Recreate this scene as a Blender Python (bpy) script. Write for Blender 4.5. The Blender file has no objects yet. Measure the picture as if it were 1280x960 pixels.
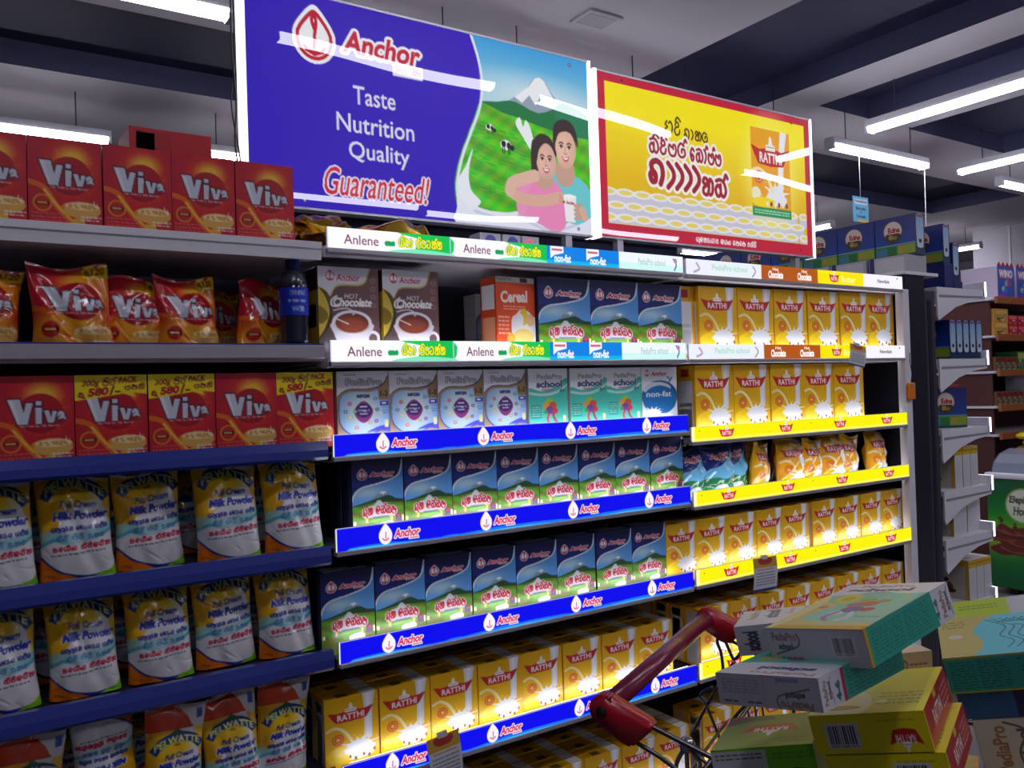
import bpy, bmesh, math, random
import numpy as np
from mathutils import Matrix, Vector, noise

C = bpy.context.scene
COL = C.collection
random.seed(7)
PI = math.pi

# ------------------------------------------------------------------ camera
F_PX = 1051.56
PHI, PITCH, ROLL = math.radians(56.4627), math.radians(0.53274), math.radians(1.81207)
CAM = Vector((-0.62172, -1.60159, 1.5))
fw = Vector((math.cos(PHI)*math.cos(PITCH), math.sin(PHI)*math.cos(PITCH), math.sin(PITCH)))
rt = Vector((math.sin(PHI), -math.cos(PHI), 0.0))
up = rt.cross(fw)
cx_ = math.cos(ROLL)*rt - math.sin(ROLL)*up
cy_ = math.sin(ROLL)*rt + math.cos(ROLL)*up
cam_d = bpy.data.cameras.new('camera')
cam_d.sensor_width = 36.0
cam_d.sensor_fit = 'HORIZONTAL'
cam_d.lens = F_PX/1280*36.0
cam_d.clip_start = 0.02
cam_d.clip_end = 60
cam = bpy.data.objects.new('camera', cam_d)
COL.objects.link(cam)
cam.matrix_world = Matrix(((cx_.x, cy_.x, -fw.x, CAM.x), (cx_.y, cy_.y, -fw.y, CAM.y), (cx_.z, cy_.z, -fw.z, CAM.z), (0, 0, 0, 1)))
C.camera = cam

# ------------------------------------------------------------------ world, exposure, light levels
w_ = bpy.data.worlds.new('world')
C.world = w_
w_.use_nodes = True
w_.node_tree.nodes['Background'].inputs[0].default_value = (0.55, 0.55, 0.75, 1)
w_.node_tree.nodes['Background'].inputs[1].default_value = 0.05
C.view_settings.view_transform = 'Standard'
C.view_settings.look = 'None'
C.view_settings.gamma = 1.0
C.view_settings.use_curve_mapping = False
C.view_settings.exposure = 0.0
TUBE_W = 22.0        # radiance of the fluorescent tubes
TUBE_C = (0.90, 0.88, 1.0)
SIGN_W = 1.0         # radiance of the backlit shelf signs
LED_W = 8.0          # radiance of the little LED strips behind the signs
BANNER_W = 0.86      # radiance of the edge-lit banners
C.cycles.max_bounces = 6
C.cycles.diffuse_bounces = 3
C.cycles.glossy_bounces = 3
C.cycles.transmission_bounces = 4
C.cycles.sample_clamp_indirect = 4.0
C.cycles.use_denoising = True
C.cycles.caustics_reflective = False
C.cycles.caustics_refractive = False

# ------------------------------------------------------------------ helpers
def lin(c):
    c = np.asarray(c, dtype=float)/255.0
    return np.where(c <= 0.04045, c/12.92, ((c+0.055)/1.055)**2.4)

_mats = {}
def mat(name, c=(200, 200, 200), rough=0.5, metal=0.0, emit=0.0, coat=0.0, bump=0.0, scale=40.0, vary=0.0, attr=False, trans=0.0, alpha=1.0, ecol=None):
    if name in _mats:
        return _mats[name]
    m = bpy.data.materials.new(name)
    m.use_nodes = True
    nt = m.node_tree
    b = nt.nodes['Principled BSDF']
    l = list(lin(c)) + [1]
    b.inputs['Base Color'].default_value = l
    b.inputs['Roughness'].default_value = rough
    b.inputs['Metallic'].default_value = metal
    b.inputs['Coat Weight'].default_value = coat
    b.inputs['Coat Roughness'].default_value = 0.06
    b.inputs['Transmission Weight'].default_value = trans
    b.inputs['Alpha'].default_value = alpha
    src = None
    if attr:
        a = nt.nodes.new('ShaderNodeAttribute')
        a.attribute_name = 'Col'
        src = a.outputs['Color']
    if vary > 0:
        tc = nt.nodes.new('ShaderNodeTexCoord')
        n = nt.nodes.new('ShaderNodeTexNoise')
        n.inputs['Scale'].default_value = scale*0.3
        n.inputs['Detail'].default_value = 4
        nt.links.new(tc.outputs['Object'], n.inputs['Vector'])
        mp = nt.nodes.new('ShaderNodeMapRange')
        mp.inputs['To Min'].default_value = 1-vary
        mp.inputs['To Max'].default_value = 1+vary
        nt.links.new(n.outputs['Fac'], mp.inputs['Value'])
        mx = nt.nodes.new('ShaderNodeVectorMath')
        mx.operation = 'SCALE'
        if src is not None:
            nt.links.new(src, mx.inputs[0])
        else:
            mx.inputs[0].default_value = l[:3]
        nt.links.new(mp.outputs['Result'], mx.inputs['Scale'])
        src = mx.outputs['Vector']
    if src is not None:
        nt.links.new(src, b.inputs['Base Color'])
    if emit > 0:
        b.inputs['Specular IOR Level'].default_value = 0.1
        b.inputs['Emission Strength'].default_value = emit
        if attr:
            nt.links.new(src, b.inputs['Emission Color'])
            b.inputs['Base Color'].default_value = (0.02, 0.02, 0.02, 1)
            for lk in list(b.inputs['Base Color'].links):
                nt.links.remove(lk)
        else:
            e = ecol if ecol else tuple(l[:3])
            b.inputs['Emission Color'].default_value = (*e, 1)
    if bump > 0:
        tc = nt.nodes.new('ShaderNodeTexCoord')
        n = nt.nodes.new('ShaderNodeTexNoise')
        n.inputs['Scale'].default_value = scale
        n.inputs['Detail'].default_value = 3
        nt.links.new(tc.outputs['Object'], n.inputs['Vector'])
        bp = nt.nodes.new('ShaderNodeBump')
        bp.inputs['Strength'].default_value = bump
        bp.inputs['Distance'].default_value = 0.01
        nt.links.new(n.outputs['Fac'], bp.inputs['Height'])
        nt.links.new(bp.outputs['Normal'], b.inputs['Normal'])
    _mats[name] = m
    return m

def tag(o, label=None, cat=None, group=None, kind=None):
    if label: o['label'] = label
    if cat: o['category'] = cat
    if group: o['group'] = group
    if kind: o['kind'] = kind
    return o

def link(name, data, parent=None, loc=None, rot=None, mw=None):
    o = bpy.data.objects.new(name, data)
    COL.objects.link(o)
    if parent: o.parent = parent
    if loc is not None: o.location = loc
    if rot is not None: o.rotation_euler = rot
    if mw is not None: o.matrix_world = mw
    return o

def empty(name, loc, rz=0.0, label=None, cat=None, group=None):
    o = link(name, None, None, loc, (0, 0, rz))
    o.empty_display_size = 0.05
    return tag(o, label, cat, group)

class MB:
    """collects shapes, then links them as one mesh object"""
    def __init__(s):
        s.v = []; s.f = []; s.m = []; s.mats = []; s.smooth = []
    def mi(s, m):
        if m not in s.mats: s.mats.append(m)
        return s.mats.index(m)
    def add(s, vs, fs, m, smooth=False):
        k = len(s.v); i = s.mi(m)
        s.v += [tuple(v) for v in vs]
        s.f += [tuple(k+j for j in f) for f in fs]
        s.m += [i]*len(fs); s.smooth += [smooth]*len(fs)
        return s
    def box(s, x0, x1, y0, y1, z0, z1, m, bev=0.0):
        if bev > 0:
            bm = bmesh.new()
            bmesh.ops.create_cube(bm, size=1.0)
            for v in bm.verts:
                v.co = Vector(((x0+x1)/2+v.co.x*(x1-x0), (y0+y1)/2+v.co.y*(y1-y0), (z0+z1)/2+v.co.z*(z1-z0)))
            bmesh.ops.bevel(bm, geom=bm.edges[:], offset=bev, segments=2, affect='EDGES', profile=0.5)
            bm.verts.index_update()
            s.add([v.co[:] for v in bm.verts], [[v.index for v in f.verts] for f in bm.faces], m)
            bm.free()
            return s
        vs = [(x, y, z) for z in (z0, z1) for y in (y0, y1) for x in (x0, x1)]
        return s.add(vs, [(0, 2, 3, 1), (4, 5, 7, 6), (0, 1, 5, 4), (2, 6, 7, 3), (0, 4, 6, 2), (1, 3, 7, 5)], m)
    def tube(s, pts, r, m, n=10, cap=True):
        pts = [Vector(p) for p in pts]
        if not isinstance(r, (list, tuple)): r = [r]*len(pts)
        vs = []; fs = []
        prev = None
        for i, p in enumerate(pts):
            t = (pts[min(i+1, len(pts)-1)]-pts[max(i-1, 0)]).normalized()
            a = prev if prev is not None else (Vector((0, 0, 1)) if abs(t.z) < 0.9 else Vector((1, 0, 0)))
            a = (a - t*a.dot(t)).normalized(); prev = a
            b = t.cross(a)
            for k in range(n):
                q = 2*PI*k/n
                vs.append(p+(a*math.cos(q)+b*math.sin(q))*r[i])
        for i in range(len(pts)-1):
            for k in range(n):
                fs.append((i*n+k, i*n+(k+1) % n, (i+1)*n+(k+1) % n, (i+1)*n+k))
        if cap:
            fs.append(tuple(range(n-1, -1, -1))); fs.append(tuple((len(pts)-1)*n+k for k in range(n)))
        return s.add(vs, fs, m, True)
    def lathe(s, prof, m, n=24, cx=0, cy=0):
        vs = []; fs = []
        for r, z in prof:
            for k in range(n):
                q = 2*PI*k/n
                vs.append((cx+r*math.cos(q), cy+r*math.sin(q), z))
        for i in range(len(prof)-1):
            for k in range(n):
                fs.append((i*n+k, i*n+(k+1) % n, (i+1)*n+(k+1) % n, (i+1)*n+k))
        fs.append(tuple(range(n-1, -1, -1))); fs.append(tuple((len(prof)-1)*n+k for k in range(n)))
        return s.add(vs, fs, m, True)
    def prism(s, poly, axis, a0, a1, m):
        """poly in the two other axes, extruded along axis from a0 to a1"""
        def mk(p, a):
            if axis == 0: return (a, p[0], p[1])
            if axis == 1: return (p[0], a, p[1])
            return (p[0], p[1], a)
        n = len(poly)
        vs = [mk(p, a0) for p in poly]+[mk(p, a1) for p in poly]
        fs = [tuple(range(n-1, -1, -1)), tuple(range(n, 2*n))]+[(k, (k+1) % n, n+(k+1) % n, n+k) for k in range(n)]
        return s.add(vs, fs, m)
    def mesh(s, name):
        me = bpy.data.meshes.new(name)
        me.from_pydata(s.v, [], s.f)
        for m in s.mats: me.materials.append(m)
        me.polygons.foreach_set('material_index', s.m)
        me.polygons.foreach_set('use_smooth', s.smooth)
        bm = bmesh.new(); bm.from_mesh(me); bmesh.ops.recalc_face_normals(bm, faces=bm.faces[:]); bm.to_mesh(me); bm.free()
        me.update()
        return me
    def build(s, name, parent=None, loc=None, rot=None):
        return link(name, s.mesh(name), parent, loc, rot)

# ------------------------------------------------------------------ printed artwork: a small rasteriser whose result becomes the colours of a fine grid mesh
_txt = {}
def text_tris(s, shear, bold):
    key = (s, round(shear, 2), round(bold, 3))
    if key in _txt: return _txt[key]
    cu = bpy.data.curves.new('t', 'FONT')
    cu.body = s; cu.shear = shear; cu.offset = bold; cu.resolution_u = 3; cu.size = 1.0
    ob = bpy.data.objects.new('t', cu)
    me = ob.to_mesh()
    me.calc_loop_triangles()
    v = np.empty(len(me.vertices)*3); me.vertices.foreach_get('co', v); v = v.reshape(-1, 3)[:, :2].copy()
    t = np.empty(len(me.loop_triangles)*3, dtype=np.int32); me.loop_triangles.foreach_get('vertices', t)
    ob.to_mesh_clear()
    bpy.data.objects.remove(ob); bpy.data.curves.remove(cu)
    _txt[key] = (v, t.reshape(-1, 3))
    return _txt[key]

def catmull(pts, n=6, closed=False):
    P = [np.array(p, dtype=float) for p in pts]
    out = []
    m = len(P)
    for i in range(m if closed else m-1):
        p0 = P[i-1] if (i > 0 or closed) else P[0]
        p1 = P[i]; p2 = P[(i+1) % m]
        p3 = P[(i+2) % m] if (closed or i+2 < m) else P[-1]
        for k in range(n):
            t = k/n
            out.append(0.5*((2*p1)+(-p0+p2)*t+(2*p0-5*p1+4*p2-p3)*t*t+(-p0+3*p1-3*p2+p3)*t**3))
    if not closed: out.append(P[-1])
    return out

# hand drawn strokes for the Sinhala letters
SG = dict(
 ga=(.95, [[(.36,.62),(.22,.52),(.1,.66),(.2,.9),(.4,.86),(.42,.6),(.22,.4),(.2,.15),(.5,.02),(.8,.2),(.86,.6),(.72,.97)]]),
 aa=(.5, [[(.15,.03),(.6,.22),(.7,.6),(.25,.98)]]),
 na=(1.05, [[(.3,.4),(.12,.3),(.22,.08),(.45,.12),(.46,.4),(.15,.62),(.14,.9),(.45,.97),(.6,.7),(.6,.4)],[(.6,.55),(.72,.1),(.95,.3),(.92,.8),(.72,.97)]]),
 ka=(1.1, [[(.5,.55),(.3,.35),(.08,.6),(.22,.95),(.48,.85),(.52,.3),(.52,.75),(.75,.97),(.97,.65),(.82,.2),(.5,.03),(.15,.12)]]),
 tta=(.95, [[(.8,.18),(.4,.03),(.08,.35),(.12,.8),(.5,.98),(.9,.8),(.85,.45),(.55,.42),(.5,.65)]]),
 ra=(.8, [[(.2,.3),(.35,.06),(.65,.08),(.7,.35),(.3,.45),(.1,.7),(.35,.97),(.75,.88),(.88,.6)]]),
 pa=(1.0, [[(.42,.4),(.2,.25),(.08,.6),(.3,.95),(.75,.95),(.95,.6),(.82,.22),(.6,.3),(.62,.5)]]),
 ma=(1.0, [[(.4,.28),(.18,.25),(.25,.05),(.48,.1),(.42,.4),(.12,.5),(.1,.85),(.5,.98),(.9,.85),(.92,.4),(.72,.25),(.6,.45),(.8,.55)]]),
 la=(.9, [[(.35,.55),(.15,.5),(.1,.8),(.4,.97),(.8,.8),(.8,.3),(.5,.03),(.15,.15)]]),
 va=(.95, [[(.62,.5),(.4,.38),(.35,.65),(.6,.7),(.92,.45),(.75,.08),(.3,.06),(.06,.5),(.25,.92),(.75,.95)]]),
 sa=(1.1, [[(.15,.15),(.05,.6),(.3,.97),(.5,.7),(.5,.35),(.5,.7),(.75,.97),(.97,.6),(.85,.15),(.6,.05)]]),
 da=(.9, [[(.7,.1),(.25,.08),(.1,.35),(.45,.48),(.8,.5),(.92,.8),(.55,.98),(.15,.9),(.25,.68)]]),
 e=(.75, [[(.85,.25),(.45,.05),(.1,.5),(.4,.97),(.75,.75),(.5,.5),(.32,.68)]]),
 ha=(1.0, [[(.3,.1),(.1,.35),(.35,.5),(.1,.7),(.3,.97),(.75,.95),(.95,.5),(.75,.1),(.5,.25)]]),
 ba=(1.0, [[(.15,.2),(.05,.6),(.35,.97),(.8,.95),(.97,.55),(.75,.12),(.4,.1),(.4,.45),(.7,.55)]]),
 kal=(0, [[(-.3,-.02),(-.15,-.28),(.02,-.1)]]),
 i=(0, [[(-.75,-.05),(-.45,-.3),(-.12,-.04)]]),
 u=(0, [[(-.3,1.0),(-.1,1.18),(-.3,1.25)]]),
 ya=(1.0, [[(.35,.55),(.15,.4),(.08,.75),(.35,.97),(.5,.7),(.5,.2),(.5,.75),(.75,.97),(.95,.6),(.85,.1)]]),
 sp=(.45, []))

class Art:
    """printed artwork: coordinates run 0..1 from the left and 0..1 from the top"""
    def __init__(s, w, h, step=0.0016, bg=(255, 255, 255), ss=3):
        s.w, s.h = w, h
        s.nx = max(4, int(round(w/step))); s.ny = max(4, int(round(h/step)))
        s.W, s.H = s.nx*ss, s.ny*ss; s.ss = ss
        s.im = np.empty((s.H, s.W, 3)); s.im[:] = bg
        s.x = (np.arange(s.W)+.5)/s.W; s.y = (np.arange(s.H)+.5)/s.H
        s.X, s.Y = np.meshgrid(s.x, s.y)
        s.asp = w/h
    def put(s, mask, col, a=1.0):
        if callable(col): col = col(s.X, s.Y)
        m = mask.astype(float)[..., None]*a
        s.im = s.im*(1-m)+np.asarray(col, dtype=float)*m
        return s
    def bb(s, x0, y0, x1, y1):
        return (max(0, int(x0*s.W)-1), max(0, int(y0*s.H)-1), min(s.W, int(x1*s.W)+2), min(s.H, int(y1*s.H)+2))
    def win(s, box, m, col, a=1.0):
        x0, y0, x1, y1 = box
        if x1 <= x0 or y1 <= y0: return s
        if callable(col): col = col(s.X[y0:y1, x0:x1], s.Y[y0:y1, x0:x1])
        mm = m.astype(float)[..., None]*a
        s.im[y0:y1, x0:x1] = s.im[y0:y1, x0:x1]*(1-mm)+np.asarray(col, dtype=float)*mm
        return s
    def rect(s, x0, y0, x1, y1, col, a=1.0):
        b = (max(0, int(round(x0*s.W))), max(0, int(round(y0*s.H))), min(s.W, int(round(x1*s.W))), min(s.H, int(round(y1*s.H))))
        if b[2] <= b[0] or b[3] <= b[1]: return s
        return s.win(b, np.ones((b[3]-b[1], b[2]-b[0])), col, a)
    def ell(s, cx, cy, rx, ry, col, rot=0.0, a=1.0, ring=None, soft=0.0):
        R = max(rx, ry*1.0/s.asp, rx*s.asp, ry)*1.05+soft*rx
        b = s.bb(cx-R-.01, cy-R-.01, cx+R+.01, cy+R+.01)
        X = (s.X[b[1]:b[3], b[0]:b[2]]-cx)*s.asp; Y = s.Y[b[1]:b[3], b[0]:b[2]]-cy
        c, q = math.cos(rot), math.sin(rot)
        U = (X*c+Y*q)/(rx*s.asp); V = (-X*q+Y*c)/ry
        d = np.sqrt(U*U+V*V)
        if soft > 0: m = np.clip((1+soft-d)/(2*soft), 0, 1)
        elif ring: m = (d < 1) & (d > ring)
        else: m = d < 1
        return s.win(b, m, col, a)
    def circ(s, cx, cy, r, col, **k):      # r in widths
        return s.ell(cx, cy, r, r*s.asp, col, **k)
    def pmask(s, pts, b):
        X = s.X[b[1]:b[3], b[0]:b[2]]; Y = s.Y[b[1]:b[3], b[0]:b[2]]
        m = np.zeros(X.shape, bool)
        n = len(pts)
        for i in range(n):
            x0, y0 = pts[i]; x1, y1 = pts[(i+1) % n]
            if y0 == y1: continue
            c = (Y >= min(y0, y1)) & (Y < max(y0, y1))
            m ^= c & (X < x0+(Y-y0)*(x1-x0)/(y1-y0))
        return m
    def poly(s, pts, col, smooth=0, a=1.0):
        if smooth: pts = catmull(pts, smooth, True)
        xs = [p[0] for p in pts]; ys = [p[1] for p in pts]
        b = s.bb(min(xs), min(ys), max(xs), max(ys))
        if b[2] <= b[0] or b[3] <= b[1]: return s
        return s.win(b, s.pmask(pts, b), col, a)
    def smask(s, pts, wd, b):
        X = s.X[b[1]:b[3], b[0]:b[2]]*s.asp; Y = s.Y[b[1]:b[3], b[0]:b[2]]
        m = np.zeros(X.shape, bool)
        for (x0, y0), (x1, y1) in zip(pts[:-1], pts[1:]):
            x0 = x0*s.asp; x1 = x1*s.asp
            dx, dy = x1-x0, y1-y0; L = dx*dx+dy*dy+1e-12
            t = np.clip(((X-x0)*dx+(Y-y0)*dy)/L, 0, 1)
            m |= ((X-x0-t*dx)**2+(Y-y0-t*dy)**2) < wd*wd
        return m
    def stroke(s, pts, wd, col, smooth=6, a=1.0):    # half width wd in heights
        if smooth: pts = catmull(pts, smooth)
        xs = [p[0] for p in pts]; ys = [p[1] for p in pts]
        k = wd/s.asp+wd
        b = s.bb(min(xs)-k, min(ys)-k, max(xs)+k, max(ys)+k)
        if b[2] <= b[0] or b[3] <= b[1]: return s
        return s.win(b, s.smask(pts, wd, b), col, a)
    def dil(s, m, r):
        o = m.copy()
        r = int(round(r))
        H, W = m.shape
        for dy in range(-r, r+1):
            for dx in range(-r, r+1):
                if dx*dx+dy*dy > r*r+0.5: continue
                o[max(0, dy):H+min(0, dy), max(0, dx):W+min(0, dx)] |= m[max(0, -dy):H+min(0, -dy), max(0, -dx):W+min(0, -dx)]
        return o
    def paint_mask(s, b, m, col, outs):
        if outs:
            for oc, ow in outs:           # widest first; width in heights of the sheet
                s.win(b, s.dil(m, ow*s.H), oc)
        s.win(b, m, col)
    def text(s, t, x0, y0, x1, y1, col, shear=0.0, bold=0.0, arc=0.0, slope=0.0, outs=None, flip=False, vert=False):
        """fits the text's bounds to the rectangle; arc bends it, slope slants the line; flip turns it upside down; vert: reads upward"""
        v, tr = text_tris(t, shear, bold)
        if len(v) == 0: return s
        lo = v.min(0); hi = v.max(0)
        u = (v-lo)/np.maximum(hi-lo, 1e-6)
        if flip: u = 1-u
        if vert:
            px = x0+(1-u[:, 1])*(x1-x0); py = y1-u[:, 0]*(y1-y0)
        else:
            px = x0+u[:, 0]*(x1-x0)
            py = y1-u[:, 1]*(y1-y0)+arc*((u[:, 0]-.5)*2)**2+slope*(u[:, 0]-.5)
        mg = max([o[1] for o in outs])*1.3 if outs else 0
        b = s.bb(px.min()-mg/s.asp-.004, py.min()-mg-.004, px.max()+mg/s.asp+.004, py.max()+mg+.004)
        if b[2] <= b[0] or b[3] <= b[1]: return s
        m = np.zeros((b[3]-b[1], b[2]-b[0]), bool)
        PX = px*s.W-.5-b[0]; PY = py*s.H-.5-b[1]
        for a_, b_, c_ in tr:
            xa, ya, xb, yb, xc, yc = PX[a_], PY[a_], PX[b_], PY[b_], PX[c_], PY[c_]
            ix0 = max(0, int(math.floor(min(xa, xb, xc)))); ix1 = min(m.shape[1]-1, int(math.ceil(max(xa, xb, xc))))
            iy0 = max(0, int(math.floor(min(ya, yb, yc)))); iy1 = min(m.shape[0]-1, int(math.ceil(max(ya, yb, yc))))
            if ix1 < ix0 or iy1 < iy0: continue
            gx = np.arange(ix0, ix1+1)[None, :]; gy = np.arange(iy0, iy1+1)[:, None]
            e0 = (xb-xa)*(gy-ya)-(yb-ya)*(gx-xa); e1 = (xc-xb)*(gy-yb)-(yc-yb)*(gx-xb); e2 = (xa-xc)*(gy-yc)-(ya-yc)*(gx-xc)
            m[iy0:iy1+1, ix0:ix1+1] |= ((e0 >= -1e-6) & (e1 >= -1e-6) & (e2 >= -1e-6)) | ((e0 <= 1e-6) & (e1 <= 1e-6) & (e2 <= 1e-6))
        s.paint_mask(b, m, col, outs)
        return s
    def sinh(s, glyphs, x0, y0, x1, y1, wd, col, outs=None, slope=0.0, arc=0.0):
        """a line of hand drawn letters fitted to the rectangle; wd = half stroke in heights of the sheet"""
        adv = 0; lines = []
        for g in glyphs.split():
            w, ps = SG[g]
            for p in ps: lines.append([(adv+q[0]*(w if w else 1), q[1]) for q in catmull(p, 5)])
            adv += w+(.14 if w else 0)
        adv = max(adv-.14, .1)
        mg = (max([o[1] for o in outs]) if outs else 0)+wd*2
        hh = y1-y0
        pl = [[(x0+q[0]/adv*(x1-x0), y0+q[1]*hh+slope*(q[0]/adv-.5)+arc*((q[0]/adv-.5)*2)**2) for q in L] for L in lines]
        b = s.bb(x0-mg/s.asp, y0-mg-.35*hh-abs(slope), x1+mg/s.asp, y1+mg+.3*hh+abs(slope)+max(arc, 0))
        if b[2] <= b[0] or b[3] <= b[1]: return s
        m = np.zeros((b[3]-b[1], b[2]-b[0]), bool)
        for L in pl: m |= s.smask(L, wd, b)
        s.paint_mask(b, m, col, outs)
        return s
    def scribble(s, x0, y0, x1, y1, rows, col, seed=1, a=0.8, slope=0.0):
        """rows of print too small to read: short dashes"""
        r = random.Random(seed)
        hh = (y1-y0)/rows
        for i in range(rows):
            x = x0
            while x < x1-.01:
                l = r.uniform(.02, .08)
                yy = y0+i*hh+slope*((x-x0))
                s.rect(x, yy+hh*.2, min(x+l, x1), yy+hh*.65, col, a)
                x += l+.015
        return s
    def grad(s, y0, y1, c0, c1):
        c0 = np.array(c0, float); c1 = np.array(c1, float)
        return lambda X, Y: c0+(c1-c0)*np.clip((Y-y0)/(y1-y0), 0, 1)[..., None]
    def colors(s):
        a = s.im.reshape(s.ny, s.ss, s.nx, s.ss, 3)
        a = np.clip(a, 0, 255)
        a = lin(a.mean((1, 3)))
        return a                      # ny x nx x 3, row 0 on top

def grid_mesh(name, art, m, fn=None, flat=True):
    """fine grid carrying the artwork; fn maps (u, v from the bottom) arrays to points, default a flat sheet facing -Y with its centre on x = 0"""
    c = art.colors(); ny, nx = c.shape[:2]
    u = np.linspace(0, 1, nx); v = np.linspace(1, 0, ny)
    U, V = np.meshgrid(u, v)
    if fn is None:
        P = np.stack([(U-.5)*art.w, np.zeros_like(U), V*art.h], -1)
    else:
        P = fn(U, V)
    return grid_from(name, P, c, m, not flat)

def grid_from(name, P, c, m, smooth=False):
    ny, nx = P.shape[:2]
    idx = np.arange(nx*ny).reshape(ny, nx)
    a = idx[:-1, :-1].ravel(); b = idx[:-1, 1:].ravel(); d = idx[1:, 1:].ravel(); e = idx[1:, :-1].ravel()
    q = np.stack([a, e, d, b], 1).astype(np.int32)
    me = bpy.data.meshes.new(name)
    me.vertices.add(nx*ny); me.vertices.foreach_set('co', P.reshape(-1).astype(np.float32))
    n = len(q)
    me.loops.add(n*4); me.loops.foreach_set('vertex_index', q.reshape(-1))
    me.polygons.add(n); me.polygons.foreach_set('loop_start', np.arange(0, n*4, 4, dtype=np.int32))
    me.polygons.foreach_set('use_smooth', np.full(n, smooth))
    me.update(calc_edges=True)
    at = me.color_attributes.new('Col', 'FLOAT_COLOR', 'POINT')
    cc = np.ones((nx*ny, 4), np.float32); cc[:, :3] = c.reshape(-1, 3)
    at.data.foreach_set('color', cc.reshape(-1))
    me.materials.append(m)
    return me

M_PRINT = mat('printed_card', attr=True, rough=.38, coat=.15, bump=.012, scale=25)
M_FOIL = mat('printed_film', attr=True, rough=.24, coat=.5, bump=.05, scale=30)
M_SIGN = mat('backlit_print', attr=True, rough=.25, emit=SIGN_W)
M_BANNER = mat('edge_lit_print', attr=True, rough=.3, emit=BANNER_W, coat=.8)
_n = M_BANNER.node_tree
_b = _n.nodes['Principled BSDF']
_b.inputs['Coat Roughness'].default_value = 0.0
_tc = _n.nodes.new('ShaderNodeTexCoord'); _no = _n.nodes.new('ShaderNodeTexNoise'); _no.inputs['Scale'].default_value = 2.4; _no.inputs['Detail'].default_value = 0
_bp = _n.nodes.new('ShaderNodeBump'); _bp.inputs['Strength'].default_value = .2; _bp.inputs['Distance'].default_value = .02
_n.links.new(_tc.outputs['Object'], _no.inputs['Vector']); _n.links.new(_no.outputs['Fac'], _bp.inputs['Height']); _n.links.new(_bp.outputs['Normal'], _b.inputs['Coat Normal'])
M_CARDPLAIN = mat('plain_printed_card', attr=True, rough=.5)
ORD = ['first', 'second', 'third', 'fourth', 'fifth', 'sixth', 'seventh', 'eighth', 'ninth', 'tenth', 'eleventh', 'twelfth', 'thirteenth', 'fourteenth', 'fifteenth', 'sixteenth', 'seventeenth', 'eighteenth']
# ------------------------------------------------------------------ artwork of the packs and signs
WHITE = (238, 238, 242)
def drop_logo(a, cx, cy, r, red=(190, 25, 50), white=(240, 240, 245), ring=(190, 25, 50), mini=False):
    """drop shaped badge with a ribbon and a little boat; r in heights"""
    k = 1/a.asp
    def P(f): return [(cx+math.sin(t)*r*f*k*(.95 if math.cos(t) < .3 else .95-.62*(math.cos(t)-.3)), cy-math.cos(t)*r*f*(1.0 if math.cos(t) < 0 else 1.45)) for t in [2*PI*i/28 for i in range(28)]]
    a.poly(P(1.2), white)
    if mini:
        a.stroke([(cx+.08*r*k, cy-.5*r), (cx+.02*r*k, cy+.35*r)], .07*r, (150, 70, 110), 0)
        a.stroke([(cx-.5*r*k, cy+.35*r), (cx, cy+.62*r), (cx+.5*r*k, cy+.35*r)], .09*r, red, 5)
        return
    a.poly(P(1.02), ring)
    a.poly(P(.84), white)
    a.poly([(cx-.62*r*k, cy+.2*r), (cx-.3*r*k, cy+.5*r), (cx+.3*r*k, cy+.5*r), (cx+.62*r*k, cy+.2*r), (cx+.5*r*k, cy+.62*r), (cx, cy+.82*r), (cx-.5*r*k, cy+.62*r)], red)
    a.stroke([(cx-.02*r*k, cy+.4*r), (cx+.02*r*k, cy-.2*r), (cx+.11*r*k, cy-.85*r), (cx, cy-1.32*r), (cx-.11*r*k, cy-.95*r), (cx+.03*r*k, cy-.5*r)], .085*r, red, 5)
    a.poly([(cx+.06*r*k, cy-.25*r), (cx+.30*r*k, cy+.32*r), (cx+.05*r*k, cy+.32*r)], (170, 160, 175))

def anchor_word(a, x0, y0, x1, y1, since=True, col=(195, 25, 50), slope=0.0, ow=None):
    o = (y1-y0)*.13 if ow is None else ow
    a.text('Anchor', x0, y0, x1, y1, col, shear=.22, bold=.035, slope=slope, outs=[((240, 240, 246), o)])
    if since:
        h = y1-y0
        a.rect(x0+(x1-x0)*.55, y1+h*.02, x0+(x1-x0)*.97, y1+h*.35, (240, 240, 246))
        a.rect(x0+(x1-x0)*.58, y1+h*.10, x0+(x1-x0)*.94, y1+h*.26, (190, 90, 110), .7)

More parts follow.
